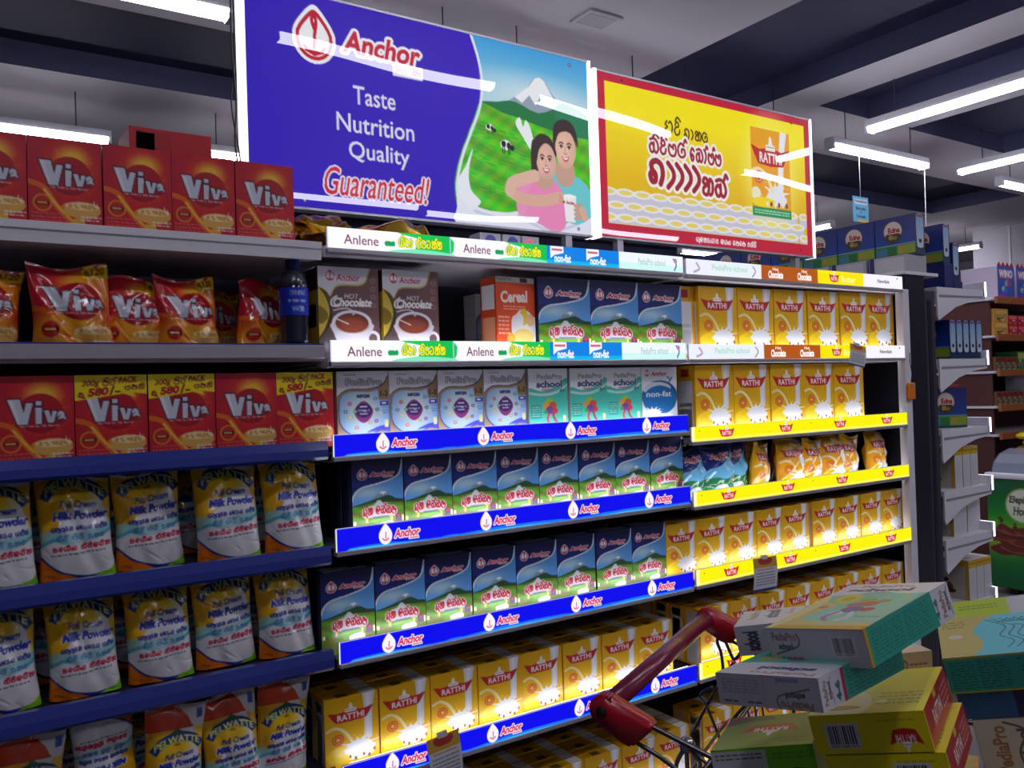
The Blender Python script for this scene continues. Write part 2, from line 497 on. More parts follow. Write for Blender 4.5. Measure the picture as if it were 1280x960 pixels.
def ribbon(a, cx, cy, w, h, word=True, red=(196, 30, 38), flip=1):
    """red swallow ribbon with pagoda crown; w in widths, h in heights"""
    f = flip
    pts = [(cx-.5*w, cy-.42*h*f), (cx-.28*w, cy-.26*h*f), (cx-.1*w, cy-.36*h*f), (cx+.1*w, cy-.36*h*f), (cx+.28*w, cy-.26*h*f), (cx+.5*w, cy-.42*h*f),
           (cx+.4*w, cy+.1*h*f), (cx+.33*w, cy+.42*h*f), (cx, cy+.5*h*f), (cx-.33*w, cy+.42*h*f), (cx-.4*w, cy+.1*h*f)]
    a.poly(pts, (150, 20, 30)); a.poly([(cx+(x-cx)*.96, cy+(y-cy)*.94) for x, y in pts], red)
    cr = (240, 240, 240)
    a.poly([(cx-.13*w, cy-.25*h*f), (cx-.12*w, cy-.5*h*f), (cx-.05*w, cy-.55*h*f), (cx-.03*w, cy-.85*h*f), (cx, cy-.95*h*f), (cx+.03*w, cy-.85*h*f), (cx+.05*w, cy-.55*h*f), (cx+.12*w, cy-.5*h*f), (cx+.13*w, cy-.25*h*f)], cr)
    a.stroke([(cx-.1*w, cy-.42*h*f), (cx+.1*w, cy-.42*h*f)], .012*h, (170, 60, 60), 0)
    if word:
        y0, y1 = (cy-.14*h, cy+.34*h)
        a.text('RATTHI', cx-.29*w, y0, cx+.29*w, y1, (246, 244, 240), bold=.03, flip=(f < 0))

def splash(a, cx, cy, rx, ry, col=(236, 238, 246), seed=3, n=26):
    r = random.Random(seed)
    k = 2*PI/n
    pts = []
    for i in range(n):
        t = i*k
        q = 1.0+(r.uniform(.1, .75) if i % 2 else -.18)
        pts.append((cx+math.cos(t)*rx*q, cy+math.sin(t)*ry*q))
    a.poly(pts, col, 3)
    a.ell(cx, cy, rx*.95, ry*.8, col)
    a.ell(cx, cy+ry*.4, rx*1.25, ry*.6, col)
    for i in range(12):
        t = r.uniform(0, 2*PI)
        a.ell(cx+math.cos(t)*rx*r.uniform(1.3, 1.9), cy+math.sin(t)*ry*r.uniform(1.2, 1.7), rx*.06, ry*.05, col)

def art_ratthi(w, h, bg=(230, 178, 10), step=.0016):
    a = Art(w, h, step, bg)
    a.rect(0, 0, 1, .5, a.grad(0, .5, (222, 168, 6), bg))
    a.ell(.33, .86, .30, .12, (250, 215, 20), a=.8)
    for x0, x1, c in ((.70, .93, (228, 230, 238)), (.75, .86, (245, 246, 250))):
        a.poly([(x0, 0), (x1, 0), (x1-.06, .30), (x1-.07, .7), (x0+.02, .7), (x0+.03, .3)], c)
    a.stroke([(.05, .48), (.2, .45), (.36, .53), (.48, .68)], .022, (245, 225, 170), 6)
    splash(a, .62, .79, .24, .11)
    a.ell(.62, .93, .27, .06, (238, 240, 246))
    for i, (x, y) in enumerate([(.45, .93), (.55, .97), (.7, .94), (.8, .97), (.9, .9)]):
        a.ell(x, y, .025, .028, [(150, 60, 40), (120, 70, 40)][i % 2])
    a.poly([(.08, .97), (.1, .86), (.25, .80), (.38, .88), (.42, .97)], (238, 205, 15), 4)
    for r_, c in ((.115, (230, 120, 20)), (.10, (200, 70, 25)), (.085, (236, 170, 60)), (.065, (200, 70, 25)), (.04, (240, 190, 80))):
        a.circ(.24, .635, r_, c)
    ribbon(a, .48, .29, .84, .20)
    return a

def art_anchor(w, h, step=.0016, tall=False):
    a = Art(w, h, step, (18, 30, 92))
    a.rect(0, 0, 1, .4, lambda X, Y: np.stack([14+10*Y, 22+60*(1-X)*Y, 78+90*(1-X)*Y*1.6], -1))
    # sky under the swoosh
    sw = catmull([(0, .62), (.06, .50), (.2, .42), (.5, .375), (.8, .31), (.93, .22), (.985, .02)], 8)
    a.poly(sw+[(1.05, 0), (1.05, .8), (0, .8)], lambda X, Y: np.stack([84+90*np.exp(-((X-.3)/.35)**2-((Y-.5)/.1)**2), 150+55*np.exp(-((X-.3)/.35)**2-((Y-.5)/.1)**2), 212+14*Y], -1))
    a.stroke(sw, .012, (215, 228, 240), 0)
    a.poly([(.3, .66), (.45, .56), (.56, .505), (.62, .50), (.7, .55), (.85, .64), (1.0, .68), (1, .75), (.2, .75)], (120, 150, 165))
    a.poly([(.5, .55), (.56, .505), (.62, .50), (.68, .54), (.63, .53), (.6, .56), (.56, .53)], (235, 240, 245))
    a.poly([(0, .70), (.15, .67), (.3, .64), (.5, .60), (.7, .57), (.85, .63), (1.01, .66), (1.01, .8), (0, .8)], (30, 70, 45), 3)
    g = lambda X, Y: np.stack([70+50*np.sin(X*19+Y*30)*.3+30*Y, 135+22*np.sin(X*9-Y*41), 30+15*np.sin(X*31)], -1)
    a.poly([(-.05, .71), (.2, .69), (.5, .66), (.8, .68), (1.05, .70), (1.05, 1.05), (-.05, 1.05)], g)
    # gate badge
    a.poly([(.22, .90), (.22, .80), (.28, .79), (.3, .72), (.42, .70), (.48, .635), (.54, .635), (.6, .70), (.74, .73), (.76, .80), (.82, .82), (.82, .90)], (205, 205, 215))
    a.sinh('ga u na sp va ka kal ka ma', .20, .725, .84, .845, .0092, (190, 16, 42), outs=[((226, 226, 232), .010)], arc=.028)
    a.rect(.36, .875, .72, .905, (200, 200, 205)); a.rect(.38, .885, .70, .898, (70, 70, 110))
    a.poly([(.3, .95), (.4, .915), (.7, .915), (.78, .95), (.7, .965), (.4, .965)], (110, 180, 60))
    for x in (.27, .75):
        a.rect(x-.03, .89, x+.03, .97, (200, 160, 60)); a.rect(x-.012, .9, x+.012, .96, (245, 225, 140))
    a.poly([(.82, .99), (.83, .885), (.88, .865), (.93, .885), (.98, .99)], (75, 35, 110)); a.circ(.89, .905, .035, (200, 40, 60))
    a.rect(.02, .93, .07, .99, (245, 230, 170)); a.rect(.955, .90, .99, .99, (245, 230, 170))
    a.poly([(.5, 1.0), (.6, .975), (.75, .97), (.8, 1.0)], (235, 240, 245))
    drop_logo(a, .20, .235, .062)
    anchor_word(a, .34, .19, .82, .265)
    return a

def art_viva(w, h, flash=False, pouch=False, step=.0016):
    bg = (205, 14, 34)
    a = Art(w, h, step, bg)
    a.rect(0, 0, 1, 1, lambda X, Y: np.stack([214-40*np.abs(X-.55)+4*Y, 16+14*Y, 50-12*Y], -1))
    # sun halo and swirl
    a.ell(.58, .33, .33, .27, (232, 84, 26), soft=.45, a=.75)
    a.ell(.60, .22, .20, .12, (252, 205, 60), soft=.5, a=.95)
    if pouch:
        a.ell(.45, .80, .55, .28, (238, 160, 20), soft=.3)
        a.ell(.9, .25, .3, .3, (240, 150, 20), soft=.4, a=.8)
    for t in range(14):
        q = 2*PI*t/14
        a.stroke([(.58+.24*math.cos(q), .36+.20*math.sin(q)), (.58+.36*math.cos(q), .36+.32*math.sin(q))], .004, (245, 150, 40), 0, .35)
    a.ell(.56, .42, .29, .22, (165, 12, 34)); a.ell(.56, .40, .27, .20, (190, 16, 36))
    a.stroke([(.02, .52), (.22, .58), (.40, .80), (.62, .98)], .030, (232, 110, 20), 7)
    a.stroke([(.22, .60), (.42, .80), (.66, .99)], .016, (250, 190, 60), 7)
    # bowl of cereal with milk
    a.ell(.70, .78, .27, .075, (240, 150, 40), a=.9)
    a.ell(.72, .80, .25, .10, (235, 180, 90)); a.ell(.72, .755, .24, .045, (248, 222, 160))
    for x, hh in ((.60, .05), (.68, .07), (.78, .05), (.88, .09), (.92, .06)):
        a.poly([(x-.02, .76), (x, .76-hh), (x+.02, .76)], (250, 232, 180))
    r = random.Random(5)
    for i in range(16):
        a.ell(.55+r.random()*.34, .74+r.random()*.035, .022, .012, (222, 160, 80))
    a.poly([(.58, .97), (.60, .90), (.74, .90), (.76, .97)], (240, 190, 60))
    # round stamp, small print
    a.circ(.19, .745, .13, (238, 150, 40), a=.9); a.circ(.19, .745, .105, (200, 40, 30))
    a.rect(.10, .725, .28, .765, (60, 10, 20)); a.rect(.12, .735, .25, .755, (240, 190, 90))
    a.scribble(.04, .845, .52, .965, 3, (235, 120, 130), 3, .7)
    a.scribble(.70, .86, .97, .93, 2, (245, 245, 245), 9, .9)
    # big word, letters stepping down in height
    dk = (70, 12, 40); sv = (216, 220, 234)
    L = [[(.15, .26), (.31, .26), (.352, .41), (.385, .30), (.47, .305), (.40, .54), (.275, .54)],
         [(.50, .355), (.585, .36), (.575, .535), (.50, .54)],
         [(.505, .285), (.58, .285), (.58, .335), (.505, .335)],
         [(.605, .39), (.672, .39), (.695, .47), (.715, .395), (.775, .40), (.728, .53), (.655, .53)]]
    for P in L: a.stroke(P+[P[0]], .013, dk, 0)
    a.text('a', .775, .40, .885, .53, sv, bold=.08, outs=[(dk, .012)])
    for P in L: a.poly(P, sv)
    a.poly([(.17, .27), (.22, .27), (.30, .50), (.285, .53)], (240, 242, 248))
    a.text('Eat Energy, Eat Better', .30, .545, .80, .575, (235, 225, 225), bold=.02)
    if flash:
        a.poly([(-.02, -.02), (1.02, -.02), (1.02, .235), (.80, .215), (.84, .265), (.66, .225), (-.02, .30)], (250, 226, 12))
        a.text('300g', .10, .065, .34, .15, (150, 30, 40), shear=.2, bold=.03, slope=-.01)
        a.sinh('ma i la kal', .38, .055, .56, .125, .0055, (120, 30, 80), slope=-.01)
        a.text('PACK', .60, .025, .86, .10, (150, 30, 40), shear=.2, bold=.03, slope=-.01)
        a.sinh('ra u', .05, .205, .13, .255, .008, (150, 30, 40))
        a.text('580', .18, .15, .46, .245, (185, 20, 40), shear=.1, bold=.05, slope=-.02)
        a.text('/-', .47, .13, .62, .235, (120, 20, 40), bold=.02)
        a.sinh('pa ma na i', .68, .12, .96, .175, .006, (120, 20, 50), slope=-.01)
    if pouch:
        a.poly([(.66, .02), (1.0, .02), (1.0, .17), (.66, .15)], (246, 222, 10))
        a.text('120', .76, .05, .94, .13, (150, 30, 30), shear=.15, bold=.03)
        a.sinh('ra u', .68, .07, .74, .12, .008, (150, 60, 30))
    return a

def art_pelwatte(w, h, tall=False, step=.0019):
    a = Art(w, h, step, (232, 233, 238))
    o = .24 if tall else 0.0          # the tall pouches carry an orange crown above
    k = 1-o
    Y = lambda y: o+y*k
    yel = (246, 186, 20)
    a.poly([(0, Y(0)), (.62, Y(0)), (.74, Y(.10)), (.60, Y(.22)), (.40, Y(.36)), (.22, Y(.50)), (.10, Y(.58)), (0, Y(.62))], yel, 4)
    a.rect(0, Y(.0), .35, Y(.42), yel)
    a.ell(.45, Y(.2), .3, .08, (250, 205, 30), soft=.4)
    a.poly([(.80, Y(0)), (1, Y(0)), (1, Y(.5)), (.93, Y(.4)), (.86, Y(.2))], (248, 198, 40), 3, .85)
    a.stroke([(-.02, Y(.60)), (.15, Y(.56)), (.4, Y(.60)), (.75, Y(.56)), (1.02, Y(.48))], .05*k, (150, 215, 222), 6, .8)
    a.stroke([(0, Y(.66)), (.2, Y(.60)), (.45, Y(.645)), (.8, Y(.585)), (1.0, Y(.53))], .018*k, (70, 175, 190), 6, .8)
    a.ell(.7, Y(.75), .5, .14, (238, 239, 244), soft=.3)
    a.poly([(-.05, Y(.72)), (.02, Y(.76)), (.20, Y(.87)), (.42, Y(.94)), (.7, Y(.965)), (1.05, Y(.93)), (1.05, 1.05), (-.05, 1.05)], (30, 45, 150), 4)
    a.poly([(-.05, Y(.745)), (.02, Y(.785)), (.20, Y(.895)), (.42, Y(.962)), (.6, 1.05), (-.05, 1.05)], (240, 120, 14), 4)
    a.poly([(.62, 1.05), (.75, Y(.965)), (.92, Y(.93)), (1.05, Y(.84)), (1.05, 1.05)], (130, 205, 30), 3)
    # blue arch with the name
    ar = catmull([(.05, Y(.20)), (.18, Y(.085)), (.34, Y(.025)), (.52, Y(.005)), (.70, Y(.025)), (.86, Y(.085)), (.99, Y(.20))], 6)
    ai = catmull([(.88, Y(.25)), (.78, Y(.17)), (.66, Y(.13)), (.52, Y(.115)), (.38, Y(.13)), (.26, Y(.17)), (.16, Y(.25))], 6)
    a.poly(ar+ai, (28, 62, 140))
    a.text('PELWATTE', .13, Y(.045), .91, Y(.13), (244, 240, 150), bold=.03, arc=.080*k, outs=[((30, 100, 60), .004)])
    a.ell(.52, Y(.155), .06, .012, (180, 120, 20))
    b = (30, 45, 165)
    a.text('Full Cream', .30, Y(.245), .80, Y(.31), b, shear=.25, bold=.03, slope=-.01)
    a.text('Milk Powder', .19, Y(.335), .95, Y(.42), b, shear=.25, bold=.05, slope=-.015, outs=[((240, 240, 244), .008)])
    a.sinh('sa ma u pa u ra na sp ya e da ya sp sa ha i ta'.replace(' ta', ' tta'), .16, Y(.475), .93, Y(.515), .0052, (45, 55, 150), slope=-.02)
    a.sinh('ka i ra i sp pa i tta i sp da na ra', .22, Y(.565), .88, Y(.605), .0045, (70, 120, 180), slope=-.02)
    a.sinh('da e sha i ya sp ka i ra i va la i na'.replace('sha', 'sa'), .16, Y(.66), .96, Y(.70), .0062, (205, 30, 70), slope=-.03)
    a.scribble(.14, Y(.735), .90, Y(.765), 1, (60, 60, 80), 4, .8, -.03)
    a.text('1kg', .07, Y(.93), .19, Y(.965), (160, 70, 20), bold=.03)
    if tall:
        a.rect(0, 0, 1, o*.92, (226, 70, 22))
        a.poly([(.55, 0), (1, 0), (1, .22), (.8, .22), (.7, .12)], (236, 236, 240), 3)
        a.rect(.84, .06, .94, .15, (60, 90, 180)); a.scribble(.0, .20, .5, .23, 1, (210, 60, 30), 4)
        a.poly([(.42, .25), (.52, .215), (.62, .25), (.52, .27)], (30, 110, 50))
    return a

def art_milkpouch(w, h, kind, step=.0018):
    if kind == 'ratthi':
        a = art_ratthi(w, h, (235, 165, 20), step)
        return a
    a = Art(w, h, step, (26, 48, 130))
    a.rect(0, 0, 1, .35, (30, 40, 120))
    a.poly([(-.05, .62), (.1, .47), (.4, .40), (.75, .32), (1.05, .18), (1.05, 1), (-.05, 1)], (110, 185, 225), 4)
    a.poly([(-.05, .70), (.3, .62), (.6, .66), (1.05, .58), (1.05, 1.05), (-.05, 1.05)], (40, 120, 70), 4)
    a.poly([(-.05, .82), (.5, .78), (1.05, .84), (1.05, 1.05), (-.05, 1.05)], (60, 150, 90), 4)
    a.ell(.45, .86, .22, .10, (220, 225, 240))
    anchor_word(a, .2, .15, .85, .26)
    return a

def art_choc(w, h, step=.0016):
    a = Art(w, h, step, (92, 68, 68))
    a.rect(0, 0, 1, 1, lambda X, Y: np.stack([98+30*X-20*Y, 76+12*X-14*Y, 78+8*X-10*Y], -1))
    a.poly([(-.05, .27), (.08, .30), (.17, .44), (.22, .62), (.18, .74), (.07, .86), (-.05, .9)], (60, 45, 25), 4)
    a.poly([(-.05, .28), (.06, .31), (.15, .44), (.18, .58), (.13, .72), (.05, .84), (-.05, .86)], (205, 175, 60), 4)
    a.poly([(-.02, .5), (.12, .55), (.15, .65), (.02, .72)], (130, 105, 20), 4)
    a.poly([(-.05, -.05), (.80, -.05), (.81, .12), (.76, .20), (.64, .235), (.42, .235), (.28, .27), (.20, .38), (.14, .32), (.0, .26), (-.05, .26)], (205, 180, 90), 3)
    a.poly([(-.05, -.05), (.78, -.05), (.79, .11), (.74, .185), (.62, .215), (.40, .215), (.27, .25), (.19, .36), (.13, .30), (.0, .245), (-.05, .24)], (214, 214, 222), 3)
    drop_logo(a, .20, .125, .055)
    a.text('Anchor', .30, .095, .68, .175, (190, 25, 50), shear=.1, bold=.015)
    a.text('HOT', .42, .335, .66, .40, (230, 225, 225), shear=.2, bold=.01)
    a.text('Chocolate', .24, .385, .88, .50, (240, 236, 236), shear=.22, bold=.05, outs=[((70, 50, 50), .006)]); a.stroke([(.30, .37), (.22, .42), (.22, .49), (.32, .50)], .010, (240, 236, 236), 5)
    for i in range(4): a.circ(.90, .16+.105*i, .045, (150, 125, 125)); a.circ(.90, .16+.105*i, .03, (120, 90, 90))
    # cup
    a.ell(.88, .90, .12, .10, (225, 220, 228)); a.ell(.88, .90, .07, .06, (100, 75, 75))
    a.poly([(.22, .70), (.86, .70), (.84, .84), (.72, .97), (.60, 1.02), (.42, 1.02), (.30, .95), (.24, .84)], (214, 210, 222), 3)
    a.ell(.54, .70, .325, .155, (224, 222, 232)); a.ell(.54, .705, .27, .125, (110, 50, 40)); a.ell(.54, .735, .24, .09, (150, 70, 48), soft=.3)
    a.stroke([(.30, .66), (.42, .70), (.48, .72)], .008, (235, 215, 205), 5)
    a.stroke([(.25, .55), (.45, .52), (.58, .57), (.55, .60)], .008, (220, 210, 215), 5)
    return a

def art_cereal(w, h, step=.0016):
    a = Art(w, h, step, (228, 78, 32))
    a.rect(0, 0, 1, .08, (205, 200, 195)); a.text('PediaPro', .03, .01, .4, .055, (90, 90, 100))
    a.rect(.62, .01, .8, .07, (50, 40, 50)); a.text('Cereal', .12, .19, .80, .36, (250, 240, 230), bold=.04, slope=-.02)
    a.scribble(.18, .40, .75, .47, 2, (250, 220, 200), 3); a.scribble(.05, .54, .33, .82, 5, (250, 220, 200), 5)
    a.poly([(.4, .95), (.38, .6), (.5, .52), (.62, .45), (.8, .47), (.95, .55), (1.02, .6), (1.02, 1.0), (.5, 1.0)], (235, 232, 235), 3)
    a.ell(.7, .55, .10, .12, (238, 205, 40)); a.ell(.86, .60, .10, .09, (240, 190, 140)); a.ell(.6, .6, .09, .09, (238, 236, 240))
    a.ell(.68, .86, .30, .16, (238, 238, 242)); a.ell(.68, .83, .26, .11, (236, 210, 120))
    a.ell(.36, .86, .10, .08, (245, 180, 60)); a.rect(.0, .93, .3, 1, (200, 50, 30))
    return a

def art_pedia(w, h, kind=1, step=.0016):
    a = Art(w, h, step, (160, 130, 100) if kind == 1 else (228, 230, 234))
    if kind == 1:
        a.poly([(-.05, -.05), (.97, -.05), (.97, .12), (.86, .24), (.60, .29), (.25, .29), (.08, .35), (-.05, .42)], (80, 75, 85), 3)
        a.poly([(-.05, -.05), (.95, -.05), (.95, .11), (.84, .22), (.60, .27), (.25, .27), (.08, .33), (-.05, .40)], (222, 222, 230), 3)
        a.text('PediaPro', .18, .12, .86, .215, (205, 205, 212), bold=.02, outs=[((110, 110, 125), .010)])
        a.scribble(.14, .045, .36, .075, 1, (100, 90, 90), 3)
        blob = [(.05, .52), (.10, .38), (.28, .32), (.62, .33), (.85, .28), (1.02, .33), (1.02, .85), (.85, .90), (.62, .97), (.40, .985), (.20, .93), (.06, .78)]
        a.poly([((x-.5)*1.03+.5, (y-.6)*1.03+.61) for x, y in blob], (45, 60, 150), 4)
        a.poly(blob, lambda X, Y: np.stack([120+95*np.clip(1.3-np.hypot((X-.52)/.45, (Y-.62)/.38), 0, 1), 165+62*np.clip(1.3-np.hypot((X-.52)/.45, (Y-.62)/.38), 0, 1), 215+22*X], -1), 4)
        a.poly([(.55, .95), (.8, .86), (1.02, .85), (1.02, .95), (.8, .93)], (60, 60, 190), 3)
        a.poly([(.78, .27), (1.01, .25), (1.01, .45), (.80, .45)], (150, 120, 80)); a.text('1-3', .83, .31, .97, .40, (40, 35, 35), bold=.03)
        a.rect(.82, .47, .98, .54, (35, 50, 160)); a.rect(.85, .49, .94, .52, (230, 235, 245)); a.scribble(.87, .56, .98, .68, 3, (90, 140, 200), 4)
        a.text('MFGM', .38, .36, .62, .42, (30, 40, 90), bold=.05)
        a.poly([(.50, .46), (.68, .60), (.62, .74), (.50, .80), (.38, .74), (.32, .60)], (150, 60, 130), 3)
        a.circ(.5, .61, .155, (60, 40, 110)); a.text('Omega 3', .385, .59, .615, .635, (240, 235, 245), bold=.03)
        a.rect(.43, .54, .57, .56, (240, 235, 245)); a.rect(.42, .655, .58, .67, (230, 200, 230))
        for i, (x, y) in enumerate([(.24, .50), (.73, .43), (.16, .62), (.34, .62), (.76, .60), (.25, .71), (.36, .87), (.62, .80), (.74, .78), (.83, .66)]):
            a.circ(x, y, .038, [(200, 60, 70), (50, 150, 120), (60, 110, 150), (90, 170, 110), (40, 120, 110), (220, 210, 120), (220, 90, 60), (200, 180, 100), (120, 70, 150), (200, 210, 200)][i])
            a.circ(x, y, .015, (235, 235, 240))
        a.rect(.90, .76, .97, .88, (230, 225, 160))
    else:
        a.poly([(-.05, .38), (.3, .40), (.6, .36), (1.02, .20), (1.02, 1.02), (-.05, 1.02)], (70, 190, 172), 4)
        a.poly([(-.05, .40), (.35, .44), (.7, .40), (1.02, .26), (1.02, .3), (.7, .45), (.35, .49), (-.05, .44)], (180, 225, 215), 4)
        a.text('PediaPro', .22, .10, .85, .19, (110, 112, 125), bold=.01)
        a.text('school', .20, .22, .86, .34, (70, 80, 120), bold=.05, outs=[((235, 238, 242), .006)])
        a.text('champ', .34, .355, .62, .40, (200, 70, 110), bold=.03)
        a.text('4+', .78, .36, .93, .43, (60, 110, 110), bold=.04)
        for x, y, r_, c in [(.52, .58, .09, (150, 190, 60)), (.44, .66, .09, (220, 150, 60)), (.60, .66, .10, (205, 80, 60)), (.52, .74, .10, (110, 70, 150)), (.66, .76, .07, (200, 60, 80)), (.42, .77, .05, (90, 150, 90))]:
            a.circ(x, y, r_, c)
        a.stroke([(.5, .8), (.46, .9), (.5, .97)], .02, (200, 50, 90), 4); a.stroke([(.6, .8), (.64, .9), (.7, .96)], .02, (180, 40, 80), 4)
        a.rect(.06, .64, .30, .88, (40, 150, 140)); a.scribble(.08, .66, .28, .86, 5, (190, 230, 220), 7)
        a.rect(.86, .84, .93, .97, (235, 215, 170))
    return a

def art_nonfat(w, h, step=.0016):
    a = Art(w, h, step, (226, 230, 236))
    drop_logo(a, .16, .12, .05); a.text('Anchor', .27, .085, .72, .165, (190, 40, 70), shear=.2, bold=.03)
    a.ell(.5, .55, .50, .30, (26, 90, 150)); a.ell(.42, .40, .40, .12, (226, 230, 236), a=.9); a.ell(.5, .62, .47, .27, (30, 110, 175))
    a.text('non-fat', .13, .45, .83, .56, (235, 238, 244), bold=.02)
    a.stroke([(.72, .18), (.80, .25), (.76, .3), (.86, .2)], .012, (70, 110, 150), 5)
    splash(a, .30, .86, .22, .09, (232, 236, 242), 8); a.ell(.6, .95, .4, .08, (232, 236, 242))
    return a

# shelf sign strips (width 0.985 m, height 0.043 m)
def art_strip(kind):
    W, H = .985, .044
    a = Art(W, H, .00125, (255, 255, 255))
    if kind == 'blue':
        a.rect(0, 0, 1, 1, (6, 6, 238))
        a.poly([(.02, 1.0)]+[(x, .86-.05*math.sin(x*18)+(.05 if x < .25 else 0)-.04*((x*7) % 1)) for x in np.linspace(.03, .99, 60)]+[(1, 1.0)], (20, 120, 255))
        a.poly([(.02, 1.0)]+[(x, .95-.04*math.sin(x*18)) for x in np.linspace(.03, .99, 60)]+[(1, 1.0)], (70, 190, 255))
        for i in range(4):
            x = .11+i*.247
            drop_logo(a, x, .56, .30, red=(225, 60, 110), white=(255, 244, 250), mini=True)
            anchor_word(a, x+.020, .32, x+.080, .70, col=(225, 30, 90), ow=.05)
        a.rect(0, 0, .003, 1, (255, 255, 255)); a.rect(0, 0, 1, .04, (220, 220, 255))
    elif kind == 'yellow':
        a.rect(0, 0, 1, 1, (252, 244, 0))
        a.rect(0, .8, 1, 1, (255, 250, 90)); a.rect(0, 0, .012, 1, (255, 255, 180))
        for x in (.135, .385, .64, .885): ribbon(a, x, .50, .062, .60, red=(215, 20, 35))
        for x in (.03, .5): a.circ(x, .3, .002, (150, 140, 20))
    elif kind == 'anlene':
        for x0, x1 in ((0, .285), (.285, .55)):
            w = x1-x0
            a.poly([(x0+w*.55, 0), (x1, 0), (x1, 1), (x0+w*.78, 1), (x0+w*.7, .7), (x0+w*.8, .35)], (20, 200, 90), 3)
            a.rect(x1-w*.15, 0, x1, 1, (15, 195, 85)); a.poly([(x0+w*.45, 1), (x0+w*.7, .75), (x1, .85), (x1, 1)], (130, 235, 190), 2)
            a.rect(x0, 0, x0+w*.01, 1, (190, 205, 255))
            a.text('Anlene', x0+w*.13, .30, x0+w*.40, .74, (110, 40, 90), bold=.004)
            a.sinh('sa ma ga', x0+w*.455, .5, x0+w*.53, .66, .05, (20, 160, 90))
            a.sinh('sa i ma aa sp ba i da la na kal na', x0+w*.565, .28, x0+w*.93, .68, .036, (250, 240, 40), outs=[((20, 130, 40), .02)])
        a.rect(.55, 0, .775, 1, (10, 130, 232)); a.rect(.55, .75, .775, 1, (10, 180, 240))
        for x0 in (.56, .67):
            a.poly([(x0, .02), (x0+.04, .02), (x0+.04, .36), (x0+.012, .5), (x0, .7)], (250, 250, 255)); a.scribble(x0+.004, .1, x0+.036, .35, 1, (200, 60, 90), 2)
            a.text('non-fat', x0+.012, .42, x0+.062, .88, (250, 252, 255), bold=.04)
        a.rect(.775, 0, 1, 1, (240, 250, 255)); a.rect(.775, .6, 1, 1, (210, 250, 248))
        a.text('PediaPro school', .84, .3, .935, .66, (175, 200, 205), bold=.01)
        a.stroke([(.965, .2), (.975, .5), (.968, .85)], .05, (90, 110, 150), 4); a.circ(.972, .3, .006, (190, 120, 190))
    elif kind == 'mixed':
        a.rect(0, 0, .30, 1, (238, 242, 255)); a.rect(.1, .2, .24, .7, (225, 248, 244)); a.text('PediaPro school', .10, .25, .24, .6, (190, 205, 215), bold=.01)
        a.stroke([(.04, .25), (.05, .6), (.03, .8)], .07, (190, 160, 200), 4); a.stroke([(.265, .2), (.275, .5), (.262, .85)], .05, (150, 150, 170), 4)
        a.rect(.30, 0, .555, 1, (180, 86, 22))
        for x0 in (.33, .46):
            a.text('Hot', x0+.02, .12, x0+.045, .34, (255, 250, 245), bold=.03); a.text('Chocolate', x0, .34, x0+.065, .86, (255, 250, 250), shear=.1, bold=.05)
        a.rect(.555, 0, .785, 1, (250, 232, 0)); ribbon(a, .635, .5, .05, .62, red=(205, 30, 30)); a.text('Butter', .67, .3, .745, .8, (255, 250, 150), bold=.03)
        a.rect(.785, 0, 1, 1, (250, 246, 255)); a.text('Newdale', .86, .35, .925, .62, (90, 80, 110), bold=.02); a.circ(.97, .2, .003, (90, 80, 120))
    return a

def shade_face(a, cx, cy, rx, ry, skin, hair):
    sk = np.array(skin, float)
    a.ell(cx, cy, rx, ry, skin)
    a.ell(cx-rx*.25, cy+ry*.1, rx*.6, ry*.65, tuple(np.minimum(sk*1.10, 255)), soft=.5, a=.7)
    a.ell(cx, cy+ry*.85, rx*.55, ry*.22, tuple(sk*.93), soft=.4, a=.5)
    e = ry*.11
    for dx in (-.42, .34):
        a.stroke([(cx+rx*(dx-.2), cy-ry*.26), (cx+rx*dx, cy-ry*.34), (cx+rx*(dx+.2), cy-ry*.27)], ry*.035, tuple(np.array(hair)*.9+10), 4)
        a.ell(cx+rx*dx, cy-ry*.10, rx*.17, e*.75, (240, 236, 236)); a.ell(cx+rx*dx, cy-ry*.10, rx*.09, e*.8, (50, 30, 28))
        a.stroke([(cx+rx*(dx-.18), cy-ry*.12), (cx+rx*dx, cy-ry*.20), (cx+rx*(dx+.18), cy-ry*.12)], ry*.022, (60, 35, 35), 4)
    a.stroke([(cx-rx*.02, cy-ry*.1), (cx-rx*.08, cy+ry*.16)], ry*.03, tuple(sk*.86), 0)
    a.stroke([(cx-rx*.17, cy+ry*.22), (cx-rx*.05, cy+ry*.27), (cx+rx*.1, cy+ry*.21)], ry*.03, tuple(sk*.76), 4)
    a.poly([(cx-rx*.42, cy+ry*.40), (cx-rx*.1, cy+ry*.44), (cx+rx*.32, cy+ry*.37), (cx+rx*.15, cy+ry*.62), (cx-rx*.15, cy+ry*.64)], (190, 70, 80), 4)
    a.poly([(cx-rx*.34, cy+ry*.43), (cx-rx*.05, cy+ry*.46), (cx+rx*.25, cy+ry*.41), (cx+rx*.1, cy+ry*.54), (cx-rx*.12, cy+ry*.56)], (246, 244, 244), 4)

